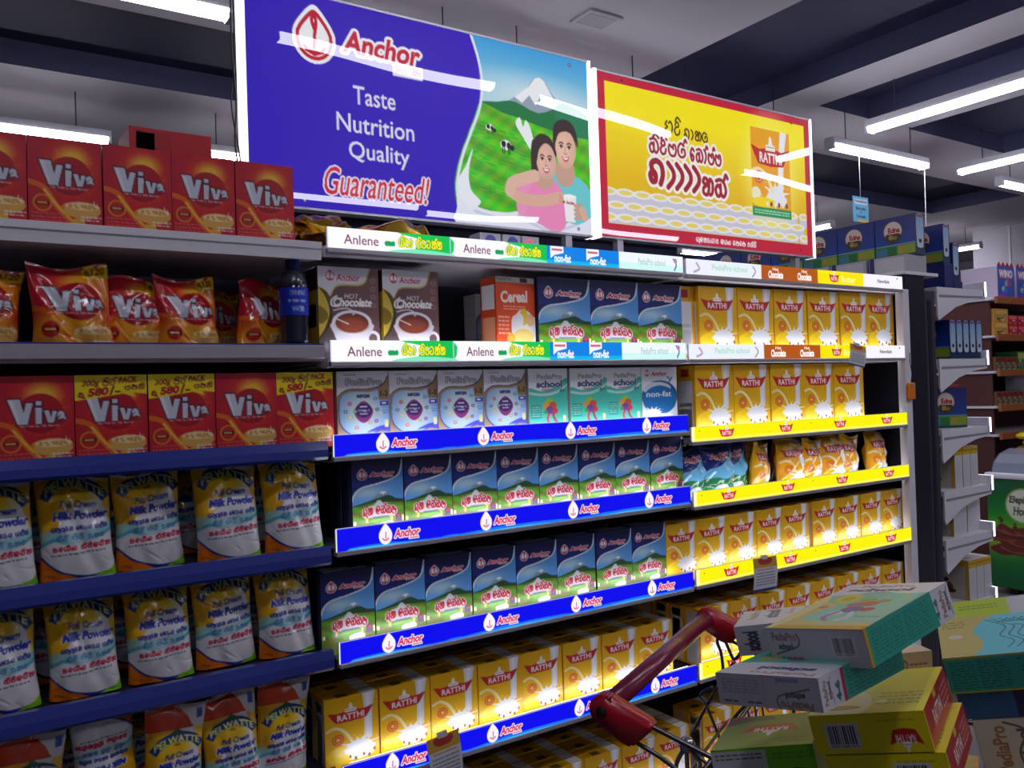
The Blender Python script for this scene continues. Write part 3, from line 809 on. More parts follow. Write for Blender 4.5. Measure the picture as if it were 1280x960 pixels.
def art_banner_blue():
    a = Art(1.0, .5, .0021, (58, 28, 190), 2)
    a.rect(0, 0, 1, 1, lambda X, Y: np.stack([52+12*np.sin(X*3)+4*Y, 24+6*(1-Y), 176+16*X+6*Y], -1))
    # picture side
    sw = catmull([(.60, -.02), (.625, .12), (.635, .25), (.625, .38), (.595, .52), (.565, .66), (.548, .80), (.555, .92), (.585, 1.02)], 8)
    a.poly(sw+[(1.02, 1.02), (1.02, -.02)], lambda X, Y: np.stack([60+120*np.clip(Y/.38, 0, 1), 160+60*np.clip(Y/.38, 0, 1), 226-2*Y], -1))
    a.ell(.8, .26, .18, .09, (225, 235, 245), soft=.7, a=.7); a.ell(.95, .35, .12, .08, (220, 232, 240), soft=.7, a=.6)
    a.poly([(.66, .36), (.72, .31), (.78, .23), (.805, .165), (.82, .15), (.84, .155), (.87, .23), (.91, .30), (.96, .37)], (150, 165, 185))
    a.poly([(.74, .285), (.79, .21), (.81, .16), (.825, .15), (.84, .16), (.86, .215), (.88, .27), (.86, .26), (.85, .30), (.83, .25), (.81, .31), (.79, .26), (.765, .31)], (240, 243, 248))
    a.poly([(.62, .36), (.68, .33), (.74, .31), (.82, .35), (.90, .29), (.95, .33), (1.02, .42), (1.02, .6), (.62, .5)], (36, 120, 70), 3)
    a.poly([(.88, .30), (.93, .27), (1.02, .36), (1.02, .6), (.9, .5)], (40, 130, 90), 3)
    g = lambda X, Y: np.stack([60+40*np.sin(X*60+Y*33)**2+25*(1-Y), 185+22*np.sin(X*41-Y*57), 30+22*np.sin(X*23)**2], -1)
    a.poly([(.60, .40), (.70, .385), (.82, .42), (.92, .45), (1.02, .50), (1.02, 1.02), (.5, 1.02)], g, 3)
    r = random.Random(4)
    for i in range(150):
        x = r.uniform(.58, .8); y = r.uniform(.45, .85)
        a.stroke([(x, y), (x+.02, y+.006)], .003, (50, 150, 40), 0, .5)
    # re-cut the blue side
    a.poly([(-.02, -.02)]+[(x-.008, y) for x, y in sw]+[(-.02, 1.02)], lambda X, Y: np.stack([50+10*X, 24+4*Y, 182+14*X], -1))
    a.stroke(sw, .008, (225, 235, 250), 0)
    # cows
    for x, y, s_ in ((.655, .475, .9), (.705, .555, 1.25)):
        a.ell(x, y, .014*s_, .022*s_, (238, 238, 238)); a.ell(x-.005*s_, y-.004, .006*s_, .014*s_, (35, 35, 40)); a.ell(x+.008*s_, y+.002, .005*s_, .014*s_, (35, 35, 40))
        a.ell(x+.017*s_, y+.012, .006*s_, .012*s_, (40, 40, 45))
        for dx in (-.009, -.004, .006, .01): a.rect(x+dx*s_, y+.015, x+(dx+.002)*s_, y+.04*s_, (60, 55, 55))
    # milk wave
    a.poly([(.56, .80), (.585, .88), (.63, .915), (.70, .92), (.76, .90), (.80, .93), (.86, .97), (.92, .93), (.97, .83), (1.02, .70), (1.02, 1.02), (.58, 1.02), (.545, .92)], (232, 234, 250), 4)
    a.poly([(.548, .80), (.575, .70), (.60, .60), (.585, .72), (.59, .82), (.62, .88), (.58, .92)], (236, 240, 250), 4)
    a.poly([(.74, .43), (.755, .39), (.765, .44), (.775, .40), (.79, .44), (.80, .52), (.79, .56), (.765, .50)], (240, 244, 250), 3)
    a.stroke([(.60, .93), (.70, .96), (.80, .95), (.86, 1.0)], .008, (205, 210, 236), 6); a.stroke([(.74, .93), (.84, .99), (.95, .94), (1.0, .84)], .008, (205, 210, 236), 6)
    # two women hugging
    skin = (222, 176, 158); hair = (62, 46, 48)
    a.poly([(.80, .74), (.845, .66), (.90, .66), (.96, .68), (1.0, .75), (1.01, .86), (.97, .93), (.92, .94), (.86, .86)], (110, 205, 215), 4)   # right shirt
    a.poly([(.745, .73), (.77, .70), (.80, .685), (.84, .69), (.885, .74), (.905, .82), (.905, .95), (.87, 1.0), (.80, .955), (.745, .92), (.735, .83)], (238, 140, 190), 4)  # left shirt
    a.poly([(.735, .82), (.745, .76), (.77, .71), (.79, .74), (.775, .80), (.765, .92), (.74, .92)], (236, 150, 196), 3)
    a.ell(.908, .485, .041, .122, hair)
    a.poly([(.882, .60), (.935, .60), (.94, .70), (.905, .74), (.875, .70)], tuple(np.array(skin)*.92), 3)
    shade_face(a, .912, .525, .037, .108, (226, 182, 162), hair)
    a.poly([(.868, .50), (.872, .40), (.90, .36), (.935, .37), (.955, .44), (.955, .51), (.945, .45), (.92, .425), (.89, .44), (.875, .50)], hair, 3)
    a.ell(.830, .575, .038, .115, hair); a.poly([(.79, .55), (.80, .50), (.81, .62), (.805, .72), (.79, .70)], hair, 3)
    a.poly([(.81, .67), (.855, .67), (.862, .74), (.83, .77), (.80, .73)], tuple(np.array(skin)*.92), 3)
    shade_face(a, .842, .61, .034, .10, skin, hair)
    a.poly([(.80, .60), (.803, .50), (.83, .46), (.86, .48), (.878, .55), (.875, .58), (.862, .53), (.84, .51), (.818, .55), (.808, .62)], hair, 3)
    # arms, hands, glass
    a.stroke([(.715, .80), (.76, .835), (.83, .83), (.885, .80)], .032, skin, 6)
    a.stroke([(.715, .80), (.725, .755), (.775, .715), (.80, .70)], .034, (226, 184, 166), 6)
    a.ell(.885, .805, .016, .03, skin)
    for i in range(4): a.stroke([(.885, .79+.012*i), (.905, .80+.013*i)], .008, (214, 164, 144), 0)
    a.poly([(.898, .79), (.945, .79), (.94, .935), (.905, .935)], (240, 240, 246)); a.ell(.9215, .79, .0235, .012, (250, 250, 252))
    a.text('Anchor', .908, .815, .938, .835, (190, 30, 60), bold=.04)
    a.circ(.9, .825, .004, (190, 30, 60))
    for i in range(4): a.stroke([(.962, .83+.024*i), (.94, .84+.024*i)], .010, (210, 158, 138), 0)
    a.stroke([(.965, .86), (.975, .90)], .022, skin, 0)
    # logo and words
    a_cx, a_cy = .165, .205
    drop_logo(a, a_cx, a_cy, .095)
    a.text('Anchor', .235, .125, .45, .235, (200, 30, 60), shear=.2, bold=.03, outs=[((240, 240, 248), .014)])
    a.rect(.37, .235, .455, .30, (238, 236, 246)); a.text('Since 1886', .375, .245, .45, .285, (150, 40, 80), bold=.02)
    wt = (226, 224, 240)
    a.text('Taste', .26, .385, .375, .475, wt, bold=.012)
    a.text('Nutrition', .215, .525, .425, .615, wt, bold=.012)
    a.text('Quality', .245, .655, .41, .765, wt, bold=.012)
    a.text('Guaranteed!', .18, .79, .465, .925, (205, 40, 70), shear=.3, bold=.006, outs=[((236, 230, 240), .009)])
    for x, y in ((.115, .015), (.935, .04), (.95, .97), (.13, .965)): a.circ(x, y, .005, (60, 60, 80)); a.circ(x, y, .0025, (200, 200, 210))
    return a

def art_banner_yellow():
    a = Art(1.0, .5, .0021, (196, 30, 60), 2)
    a.rect(.03, .05, .97, .915, lambda X, Y: np.stack([254-22*np.clip((Y-.2)/.5, 0, 1), 236-48*np.clip((Y-.2)/.45, 0, 1), 4+18*Y], -1))
    # cups
    for row, y in enumerate((.72, .80, .875)):
        n = 14
        for i in range(n):
            x = .03+(i+(.5 if row % 2 else 0))*.94/(n-1)*.98
            if x > .975: continue
            b = .040 if x < .93 else .025
            a.poly([(x-b, y), (x+b, y), (x+b*.88, min(y+.05, .913)), (x+b*.6, min(y+.08, .913)), (x-b*.6, min(y+.08, .913)), (x-b*.88, min(y+.05, .913))], (206, 204, 220))
            a.ell(x, y, b, .026, (238, 236, 244)); a.ell(x, y, b*.68, .015, (236, 214, 110))
    a.rect(.0, .915, 1, 1, (196, 30, 60)); a.rect(.97, .0, 1, 1, (196, 30, 60)); a.rect(0, 0, .03, 1, (196, 30, 60))
    rd = (160, 28, 50); wt = (248, 244, 240)
    a.sinh('ha ra i', .275, .21, .345, .30, .006, (60, 40, 10)); a.sinh('ga aa na tta', .36, .245, .47, .31, .006, (80, 50, 10))
    a.sinh('ka i ra i pa ta'.replace('ta', 'tta')+' kal', .205, .345, .365, .44, .0082, rd, outs=[(wt, .016)])
    a.sinh('e ka aa kal pa kal pa', .385, .36, .53, .45, .0082, rd, outs=[(wt, .016)])
    # the long word
    for o_, c_ in ((.038, wt), (0, rd)):
        a.sinh('ga', .20, .485, .27, .635, .019+o_*.5, c_)
        for i in range(4):
            x = .285+.038*i
            a.stroke([(x, .49), (x+.022, .54), (x+.022, .59), (x-.002, .645)], .017+o_*.5, c_, 6)
        a.sinh('na ka kal', .435, .54, .55, .66, .0125+o_*.5, c_)
    # pack picture
    x0, x1, y0, y1 = .68, .885, .135, .75
    p = Art(.2, .3, .0021, (240, 165, 10), 2)
    p.im[:] = (240, 165, 10)
    splash(p, .62, .74, .22, .12); p.poly([(.76, 0), (.93, 0), (.84, .3), (.80, .7), (.66, .7), (.70, .3)], (240, 240, 248))
    p.stroke([(.02, .5), (.2, .47), (.4, .55), (.52, .7)], .025, (246, 230, 180), 6)
    for r_, c in ((.12, (240, 150, 60)), (.10, (200, 60, 40)), (.08, (240, 180, 90)), (.05, (200, 60, 40))): p.circ(.18, .56, r_, c)
    ribbon(p, .5, .30, .98, .24)
    p.rect(0, .90, 1, 1, (30, 150, 90)); p.scribble(.05, .92, .95, .98, 2, (220, 240, 220), 4)
    p.ell(.1, .75, .12, .08, (246, 236, 210)); p.ell(.3, .84, .3, .06, (250, 220, 30))
    for i in range(6): p.ell(.38+.1*i, .85, .03, .03, (150, 60, 50) if i % 2 else (238, 238, 244))
    hx0, hx1, hy0, hy1 = [int(v) for v in (x0*a.W, x1*a.W, y0*a.H, y1*a.H)]
    a.ell(.78, .44, .14, .40, (255, 250, 170), soft=.25, a=.5)
    ys = ((np.arange(hy1-hy0)+.5)/(hy1-hy0)*p.H).astype(int); xs = ((np.arange(hx1-hx0)+.5)/(hx1-hx0)*p.W).astype(int)
    a.im[hy0:hy1, hx0:hx1] = p.im[ys][:, xs]
    a.sinh('sa u va na da sa aa ra sp a sa ya sp ga ma ga ma sp ra tta kal ta i'.replace(' a ', ' va ').replace(' ta ', ' tta '), .40, .945, .69, .975, .0035, (245, 235, 240))
    for x, y in ((.1, .025), (.9, .05), (.12, .955), (.93, .96)): a.circ(x, y, .004, (90, 20, 30))
    return a

def squash(a, vs):
    """the printed picture ends above the hidden foot of the pack: push it up and repeat its last rows below"""
    H_ = a.im.shape[0]; ys = np.minimum((np.arange(H_)/vs).astype(int), H_-1)
    a.im = a.im[ys]
    return a
# ------------------------------------------------------------------ the hall: floor, ceiling with dark coffers, walls
def struct(name, me, loc=None, label=None):
    o = link(name, me, None, loc)
    o['kind'] = 'structure'
    if label: o['label'] = label
    return o

M_FLOOR = mat('floor_tile', (120, 118, 122), rough=.28, bump=.01, scale=6, vary=.08)
M_GROUT = mat('floor_grout', (80, 78, 80), rough=.8)
M_CEIL = mat('ceiling_paint', (196, 190, 196), rough=.8, bump=.02, scale=12, vary=.03)
M_NAVY = mat('coffer_navy_paint', (34, 36, 70), rough=.7, bump=.02, scale=10, vary=.1)
M_WALL = mat('wall_paint', (176, 172, 180), rough=.75, bump=.02, scale=9, vary=.04)
XA, XB, YA, YB, H = -7.0, 14.0, -7.0, 12.0, 3.5
fb = MB()
fb.box(XA, XB, YA, YB, -.06, -.004, M_GROUT)
struct('floor', fb.mesh('floor'))
# large floor tiles, one mesh shared by all (only the ones around the aisle that can be seen)
tb = MB(); tb.box(.003, .597, .003, .597, -.004, 0.0, M_FLOOR)
tme = tb.mesh('floor_tile')
fl = bpy.data.objects['floor']
for i in range(-3, 15):
    for j in range(-5, 5):
        link('floor_tile', tme, fl, (i*.6, j*.6, 0))
rest = MB()
for (x0, x1, y0, y1) in ((XA, -1.8, YA, YB), (9.0, XB, YA, YB), (-1.8, 9.0, YA, -3.0), (-1.8, 9.0, 3.0, YB)):
    rest.box(x0, x1, y0, y1, -.004, -.0005, M_FLOOR)
o = rest.build('floor_finish', fl); o['kind'] = 'stuff'

holes = [(3.12, 4.25, -3.0, 3.0), (XA, 9.3, 3.0, 4.05), (4.64, 5.25, -1.5, 2.2), (5.77, 7.26, .3, 2.2), (-2.4, -1.2, -3, 2.2), (-.4, .6, -5.0, -.2), (XA, XB, 7.0, 8.0)]
xs = sorted({XA, XB} | {h[0] for h in holes} | {h[1] for h in holes})
ys = sorted({YA, YB} | {h[2] for h in holes} | {h[3] for h in holes})
def inh(x, y): return any(h[0] < x < h[1] and h[2] < y < h[3] for h in holes)
cb = MB(); lid = MB()
DP = .15
grid = {(i, j): inh((xs[i]+xs[i+1])/2, (ys[j]+ys[j+1])/2) for i in range(len(xs)-1) for j in range(len(ys)-1)}
for (i, j), hh in grid.items():
    x0, x1, y0, y1 = xs[i], xs[i+1], ys[j], ys[j+1]
    if hh:
        lid.add([(x0, y0, H+DP), (x1, y0, H+DP), (x1, y1, H+DP), (x0, y1, H+DP)], [(0, 1, 2, 3)], M_NAVY)
        for di, dj, p, q in ((-1, 0, (x0, y0), (x0, y1)), (1, 0, (x1, y0), (x1, y1)), (0, -1, (x0, y0), (x1, y0)), (0, 1, (x0, y1), (x1, y1))):
            if not grid.get((i+di, j+dj), False):
                lid.add([(*p, H), (*q, H), (*q, H+DP), (*p, H+DP)], [(0, 1, 2, 3)], mat('coffer_side_paint', (66, 68, 100), rough=.7, vary=.05))
    else:
        cb.add([(x0, y0, H), (x1, y0, H), (x1, y1, H), (x0, y1, H)], [(0, 1, 2, 3)], M_CEIL)
ceil = struct('ceiling', cb.mesh('ceiling'))
cf = lid.build('coffer', ceil)
slab = MB(); slab.box(XA, XB, YA, YB, H+.2, H+.3, M_CEIL); slab.build('slab', ceil)
vb = MB()
vb.box(2.2, 2.43, 1.80, 1.98, H-.012, H-.001, M_CEIL, .003); vb.box(2.225, 2.405, 1.825, 1.955, H-.014, H-.011, mat('vent_dark', (168, 163, 168), .6))
tag(vb.build('ceiling_vent'), 'small square vent panel set in the grey ceiling above the banners', 'vent')
vb = MB(); vb.box(.55, .80, 3.35-.6, 2.95, H-.012, H-.001, M_CEIL, .003)
for nm, b in (('wall_back', (XA, XB, YB, YB+.1)), ('wall_front', (XA, XB, YA-.1, YA)), ('wall_left', (XA-.1, XA, YA, YB)), ('wall_right', (XB, XB+.1, YA, YB))):
    m = MB(); m.box(*b, 0, H+.2, M_WALL); struct(nm, m.mesh(nm))
m = MB(); m.box(11.1, 12.6, 3.3, 4.5, 0, H, M_WALL); m.box(11.09, 11.1, 4.0, 4.03, 0, H, mat('wall_joint', (205, 202, 208), .7))
struct('wall_pillar', m.mesh('wall_pillar'))

# ------------------------------------------------------------------ ceiling lights
M_TUBE = mat('tube_glow', (255, 255, 255), emit=TUBE_W, ecol=TUBE_C)
M_FIT = mat('fitting_white', (225, 225, 232), rough=.4)
M_ROD = mat('rod_grey', (90, 88, 95), rough=.5, metal=.6)
def light_meshes():
    L = 1.24
    h = MB(); h.prism([(-.042, -.004), (-.034, .042), (.034, .042), (.042, -.004)], 0, -L/2, L/2, M_FIT)
    t = MB()
    pr = [(.046*math.cos(q), -.008+.036*math.sin(q)) for q in [PI*k/9 for k in range(9, 19)]]
    t.prism(pr, 0, -L/2+.02, L/2-.02, M_TUBE)
    c = MB(); c.box(-.01, .01, -.04, .04, -.044, .0, M_FIT)
    r = MB(); r.tube([(0, 0, .04), (0, 0, .30)], .004, M_ROD, 8)
    return h.mesh('housing'), t.mesh('tube'), c.mesh('end_cap'), r.mesh('rod')
LH, LT, LC, LR = light_meshes()
def ceiling_light(x, y, z=3.2, along='X', label='', rods=True):
    e = empty('ceiling_light', (x, y, z+.03), 0 if along == 'X' else PI/2, label, 'ceiling light', 'fluorescent ceiling lights')
    link('housing', LH, e); link('tube', LT, e); link('end_cap', LC, e, (-.61, 0, 0)); link('end_cap', LC, e, (.61, 0, 0))
    if rods:
        for s in (-.42, .42): link('rod', LR, e, (s, 0, 0))
    return e
ceiling_light(4.63, 1.19, along='Y', label='long glowing ceiling tube reaching the top right, nearest of those running away')
ceiling_light(5.32, 2.17, label='glowing ceiling tube directly above the light blue hanging card')
ceiling_light(6.4, 1.53, along='Y', label='second glowing tube running away, right of the one above the hanging card')
ceiling_light(7.74, 2.18, label='glowing ceiling tube at the right edge beyond the second receding one')
ceiling_light(-.18, 2.17, label='bright ceiling tube above the top left shelf, ending at the blue banner')
for k, x in enumerate((1.10, 2.4, 3.68)): ceiling_light(x, 2.17, label='ceiling tube hidden behind the banners, ' + ORD[k] + ' along the row')
ceiling_light(-.36, 4.36, label='distant ceiling tube peeping over the red cartons at far left')
ceiling_light(1.35, 4.36, label='distant ceiling tube over the red cartons beside the blue banner')
ceiling_light(6.8, 5.2, label='distant ceiling tube glimpsed under the yellow banner, left one')
ceiling_light(7.7, 6.08, label='distant ceiling tube glimpsed under the yellow banner, right one')
ceiling_light(7.42, 4.7, along='Y', label='tiny distant tube just above the blue cartons beside the yellow banner')
ceiling_light(10.6, 4.75, z=3.2, label='far ceiling tube beside the grey pillar, upper one', along='Y')
ceiling_light(10.9, 5.55, z=3.2, label='far ceiling tube beside the grey pillar, lower one', along='Y')
for k, (x, y, al) in enumerate([(1.30, -1.60, 'X'), (2.86, -1.74, 'X'), (2.25, -4.34, 'X'), (3.62, -4.5, 'X'), (4.7, -1.25, 'Y'), (5.35, -2.32, 'X'), (-.52, -1.60, 'X'), (-1.2, -4.2, 'X'), (6.6, -2.0, 'X'), (5.6, -4.5, 'X')]):  # the tube by the left bay is added to brighten it, outside the banner reflections
    o = ceiling_light(x, y, label='ceiling tube behind the viewer, mirrored in the banners or added for light, number ' + ORD[k], along=al)
    if k == 1: o.rotation_euler.z = -.16

# ------------------------------------------------------------------ shelving (main gondola along X, bays of 1 m, front edge at Y = 0)
M_WS = mat('shelf_white', (232, 230, 240), rough=.35, vary=.03)
M_GS = mat('shelf_grey_metal', (190, 186, 196), rough=.28, metal=.45, vary=.04)
M_BS = mat('shelf_blue', (46, 62, 156), rough=.25, coat=.4, vary=.04)
M_DK = mat('shelf_dark', (44, 44, 62), rough=.55)
M_BK = mat('back_panel_dark', (22, 22, 36), rough=.6)
M_LED = mat('led_glow', (255, 255, 255), emit=LED_W, ecol=(.92, .93, 1.0))
DEP = .385
gond = empty('wall_of_shelving', (0, .40, 0), 0, 'dark backed steel shelving frame carrying all the shelves of the long display', 'shelving')
def gpart(name, mb): return mb.build(name, gond, (0, -.40, 0))
for i in (-1, 0, 1):
    m = MB()
    for k in range(4):
        m.box(i+.006, i+.994, .405, .42, .14+k*.415, .14+(k+1)*.415-.006, M_BK if i >= 0 else M_DK)
    gpart('back_panel', m)
for x in (-1.0, 0.0, 1.0):
    m = MB(); m.box(x-.02, x+.02, .389, .45, 0, 1.90, M_DK)
    for k in range(34): m.box(x-.006, x+.006, .388, .391, .2+k*.048, .22+k*.048, M_BK)
    gpart('upright', m)
m = MB(); m.box(2.005, 2.045, .39, .45, 0, 1.86, M_WS); gpart('upright', m)
ef = empty('shelving_end_frame', (2.02, .2, 0), 0, 'white post and dark side panel closing the right end of the long display', 'shelving')
m = MB(); m.box(2.003, 2.040, .0, .028, .0, 1.80, M_WS, .003); m.build('end_post', ef, (-2.02, -.2, 0))
m = MB(); m.box(2.042, 2.052, .03, .386, .0, 1.80, M_BK); m.build('end_panel', ef, (-2.02, -.2, 0))
for i in (-1, 0, 1):
    m = MB(); m.box(i+.004, i+.996, .02, .386, 0, .13, M_BS if i < 0 else M_DK, .003); tag(m.build('shelving_plinth'), 'low plinth closing the foot of the %s bay' % {-1: 'left', 0: 'middle', 1: 'right'}[i], 'plinth')

BAYN = {-1: 'left', 0: 'middle', 1: 'right'}
def deck(mb, x0, x1, z, m_top, m_und):
    mb.box(x0, x1, .012, DEP, z-.022, z, m_top); mb.box(x0+.002, x1-.002, .014, DEP-.002, z-.0235, z-.0221, m_und)
def shelf(bay, z_top, z_bot, kind, ordn, extra=''):
    x0, x1 = bay+.006, bay+.994
    if bay == 1: x1 = 2.002
    DX1 = .038 if bay == 1 else 0
    lab = {'blue': 'backlit blue sign strip', 'yellow': 'backlit yellow sign strip', 'anlene': 'backlit white green and blue sign strip', 'mixed': 'backlit white brown and yellow sign strip',
           'w': 'plain white front lip', 'g': 'dull grey metal front lip', 'b': 'plain dark blue front lip'}[kind]
    lab = '%s bay shelf with %s, %s from the top' % (BAYN[bay], lab, ordn)
    e = empty('shelf', ((x0+x1)/2, 0, z_bot), 0, lab, 'shelf', 'shelves of the long display')
    L = (x1-x0)/2
    und = M_WS if z_bot > 1.5 else M_DK
    if kind in 'wgb':
        mm = {'w': M_WS, 'g': M_GS, 'b': M_BS}[kind]
        dk = MB(); dk.box(-L, L, .012, DEP, z_top-z_bot-.032, z_top-z_bot-.014, mm if kind != 'b' else M_DK); dk.build('deck', e)
        lp = MB()
        hh = z_top-z_bot
        if kind == 'b':
            lp.prism([(0, 0), (-.006, .006), (-.006, hh*.55), (-.002, hh), (.012, hh), (.012, 0)], 0, -L, L, mm)
        elif kind == 'g':
            lp.prism([(0, 0), (-.004, .003), (-.004, hh-.004), (0, hh), (.012, hh), (.012, 0)], 0, -L, L, mm)
            lp.box(-L, L, .001, .012, hh, hh+.003, M_BS)
        else:
            lp.prism([(.002, 0), (0, hh*.55), (-.004, hh*.62), (-.004, hh-.002), (0, hh), (.012, hh), (.012, 0)], 0, -L, L, mm)
        lp.build('front_lip', e)
    else:
        dk = MB(); dk.box(-L, L+(DX1 if DX1 else 0), .030 if DX1 else .012, DEP, -.010, .007, und if bay == 0 else M_WS if z_bot > 1.5 else M_DK)
        dk.build('deck', e)
        lp = MB(); lp.box(-L, L, -.004, .012, -.009, .001, M_GS, .002); lp.build('front_lip', e)
        hs = MB(); hs.box(-L, L, .0005, .006, .001, z_top-z_bot, M_WS, .001)
        hs.build('sign_housing', e)
        me = STRIPS[kind]
        s = link('sign_panel', me, e, (0, -.0012, .0)); s.scale = ((x1-x0)/.985, 1, (z_top-z_bot)/.044)
        ld = MB(); ld.box(-L+.02, L-.02, .0065, .0105, z_top-z_bot-.012, z_top-z_bot-.002, M_LED); ld.build('led_strip', e)
    for s in (-1, 1):
        br = MB(); br.prism([(.03, -.012), (.22, -.013), (.384, -.034), (.384, -.010), (.03, -.010)], 0, s*(L-.006)-.0015, s*(L-.006)+.0015, M_WS if bay >= 0 or kind == 'w' else M_BS)
        br.build('bracket', e)
    return e
STRIPS = {}
for k in ('blue', 'yellow', 'anlene', 'mixed'):
    STRIPS[k] = grid_mesh('sign_panel', art_strip(k), M_SIGN)
rowsC = [(1.843, 1.800, 'anlene'), (1.615, 1.571, 'anlene'), (1.425, 1.380, 'blue'), (1.237, 1.190, 'blue'), (1.011, .967, 'blue'), (.765, .720, 'blue'), (.475, .430, 'blue')]
rowsR = [(1.840, 1.798, 'mixed'), (1.612, 1.571, 'mixed'), (1.391, 1.351, 'yellow'), (1.219, 1.179, 'yellow'), (1.012, .969, 'yellow'), (.765, .721, 'yellow'), (.475, .430, 'yellow')]
rowsL = [(1.811, 1.775, 'w'), (1.605, 1.577, 'g'), (1.414, 1.377, 'b'), (1.206, 1.168, 'b'), (1.000, .960, 'b'), (.765, .725, 'b'), (.475, .435, 'b')]
for bay, rows in ((-1, rowsL), (0, rowsC), (1, rowsR)):
    for k, (a_, b_, kd) in enumerate(rows): shelf(bay, a_, b_, kd, ORD[k])

# ------------------------------------------------------------------ banners on top
M_ALU = mat('banner_edge_glow', (240, 240, 250), rough=.3, emit=1.6, ecol=(.93, .93, 1.0))
M_ALU2 = mat('aluminium', (190, 190, 200), rough=.3, metal=.8)
def banner(name, x0, x1, z0, z1, art, label, edges, Yb=.37):
    w, h = x1-x0, z1-z0
    e = empty(name, ((x0+x1)/2, Yb, z0), 0, label, 'banner')
    me = grid_mesh('printed_face', art, M_BANNER)
    s = link('printed_face', me, e, (0, -.0015, 0)); s.scale = (w/1.0, 1, h/.5)
    b = MB(); b.box(-w/2, w/2, 0, .030, 0, h, mat('banner_box', (150, 150, 165), .5)); b.build('light_box', e)
    for xa, xb, za, zb in ((-w/2-.005, w/2+.005, h, h+.006), (-w/2-.005, w/2+.005, -.006, 0)):
        f = MB(); f.box(xa, xb, -.004, .034, za, zb, M_ALU2); f.build('frame_rail', e)
    for s_ in edges:
        xa = -w/2-.012 if s_ < 0 else w/2+.002
        g = MB(); g.box(xa, xa+.010, -.005, .036, -.006, h+.006, M_ALU); g.build('lit_edge', e)
    for px in (-.42*w, .42*w):
        p = MB(); p.box(px-.012, px+.012, .006, .028, -(z0-1.8076), -.006, M_ALU2); p.build('support_post', e)
    return e
banner('blue_banner', -.035, .990, 1.964, 2.487, art_banner_blue(), 'large blue lit banner with milk slogan and two hugging women above the middle bay', (-1, 1))
banner('yellow_banner', 1.028, 2.040, 1.966, 2.470, art_banner_yellow(), 'yellow lit banner with red border, rows of cups and milk pack, above right bay', (-1, 1))
cbl = MB(); cbl.tube(catmull([(-.058, .39, 2.6), (-.062, .39, 2.35), (-.055, .39, 2.2), (-.060, .39, 2.1), (-.045, .39, 1.99), (-.04, .39, 1.86)], 6), .0022, mat('cable_black', (20, 20, 24), .5), 6)
cbl.tube(catmull([(-.058, .392, 2.6), (-.054, .392, 2.32), (-.066, .392, 2.2), (-.05, .392, 2.08), (-.048, .392, 1.99)], 6), .0018, mat('cable_black'), 6)
cbl.tube([(-.058, .39, 2.6), (-.058, .39, 3.5)], .002, mat('cable_black'), 6)
tag(cbl.build('power_cable'), 'thin black cable hanging down the left edge of the blue banner', 'cable')
# ------------------------------------------------------------------ packs
M_SIDE = {}
def card(name, c): return mat('card_'+name, c, rough=.42, coat=.1, bump=.01, scale=30, vary=.02)
def top_art(w, d, kind):
    a = Art(w, d, .0022, (230, 178, 10))
    if kind == 'ratthi':
        a.rect(0, 0, 1, .5, (236, 172, 14)); a.rect(.68, 0, .95, 1, (232, 232, 236)); a.rect(0, .46, 1, .54, (170, 120, 20))
        a.scribble(.06, .12, .6, .4, 2, (140, 40, 30), 4); a.scribble(.06, .62, .6, .9, 2, (110, 60, 20), 6)
        a.rect(.25, .6, .45, .95, (90, 70, 40))
    elif kind == 'anchor':
        a.rect(0, 0, 1, 1, (30, 42, 100)); a.rect(.1, .1, .62, .45, (200, 205, 215)); a.rect(.1, .55, .9, .9, (190, 195, 205)); a.scribble(.12, .14, .6, .42, 2, (60, 60, 100)); a.scribble(.12, .58, .88, .88, 3, (80, 80, 110), 5)
    elif kind == 'viva':
        a.rect(0, 0, 1, 1, (190, 18, 40)); a.rect(.12, 0, .22, 1, (235, 170, 30)); a.rect(.78, 0, .9, 1, (235, 170, 30)); a.scribble(.25, .2, .75, .8, 3, (235, 190, 190))
    elif kind == 'choc':
        a.rect(0, 0, 1, 1, (90, 66, 64))
    elif kind == 'pedia':
        a.rect(0, 0, 1, 1, (215, 215, 222)); a.scribble(.1, .2, .8, .8, 3, (120, 120, 135))
    else:
        a.rect(0, 0, 1, 1, (205, 80, 40))
    return a
class Carton:
    def __init__(s, w, h, d, art, top, side, name='milk_powder_carton', strip=None):
        s.w, s.h, s.d, s.name = w, h, d, name
        b = MB()
        b.box(-w/2, w/2, 0, d, 0, h, card(side[0], side[1]), .0012)
        if strip:   # printed band down the narrow side (facing -X)
            x = -w/2-.0002
            for (y0, y1, z0, z1, c) in strip:
                b.add([(x, d*y0, h*z0), (x, d*y0, h*z1), (x, d*y1, h*z1), (x, d*y1, h*z0)], [(0, 1, 2, 3)], card('side_%d_%d_%d' % c, c))
        s.body = b.mesh('carton_body')
        s.front = grid_mesh('front_panel', art, M_PRINT)
        s.top = None
        if top:
            s.top = grid_mesh('top_flap', top_art(w, d, top), M_PRINT, lambda U, V: np.stack([(U-.5)*w*.985, V*d*.97+.015*d, np.full_like(U, h+.0004)], -1))
    def place(s, xl, y, z, label, group, cat='carton', front=True, top=True, rz=0.0, rot=None, mw=None, jit=True):
        o = link(s.name, s.body)
        j = random.uniform(-.010, .010) if jit else 0
        if mw is not None: o.matrix_world = mw
        else:
            o.location = (xl+s.w/2, y+(random.uniform(-.002, .002) if jit else 0), z)
            o.rotation_euler = rot if rot else (0, 0, rz+j)
        tag(o, label, cat, group)
        if front: link('front_panel', s.front, o, (0, -.0004, 0))
        if top and s.top: link('top_flap', s.top, o)
        return o

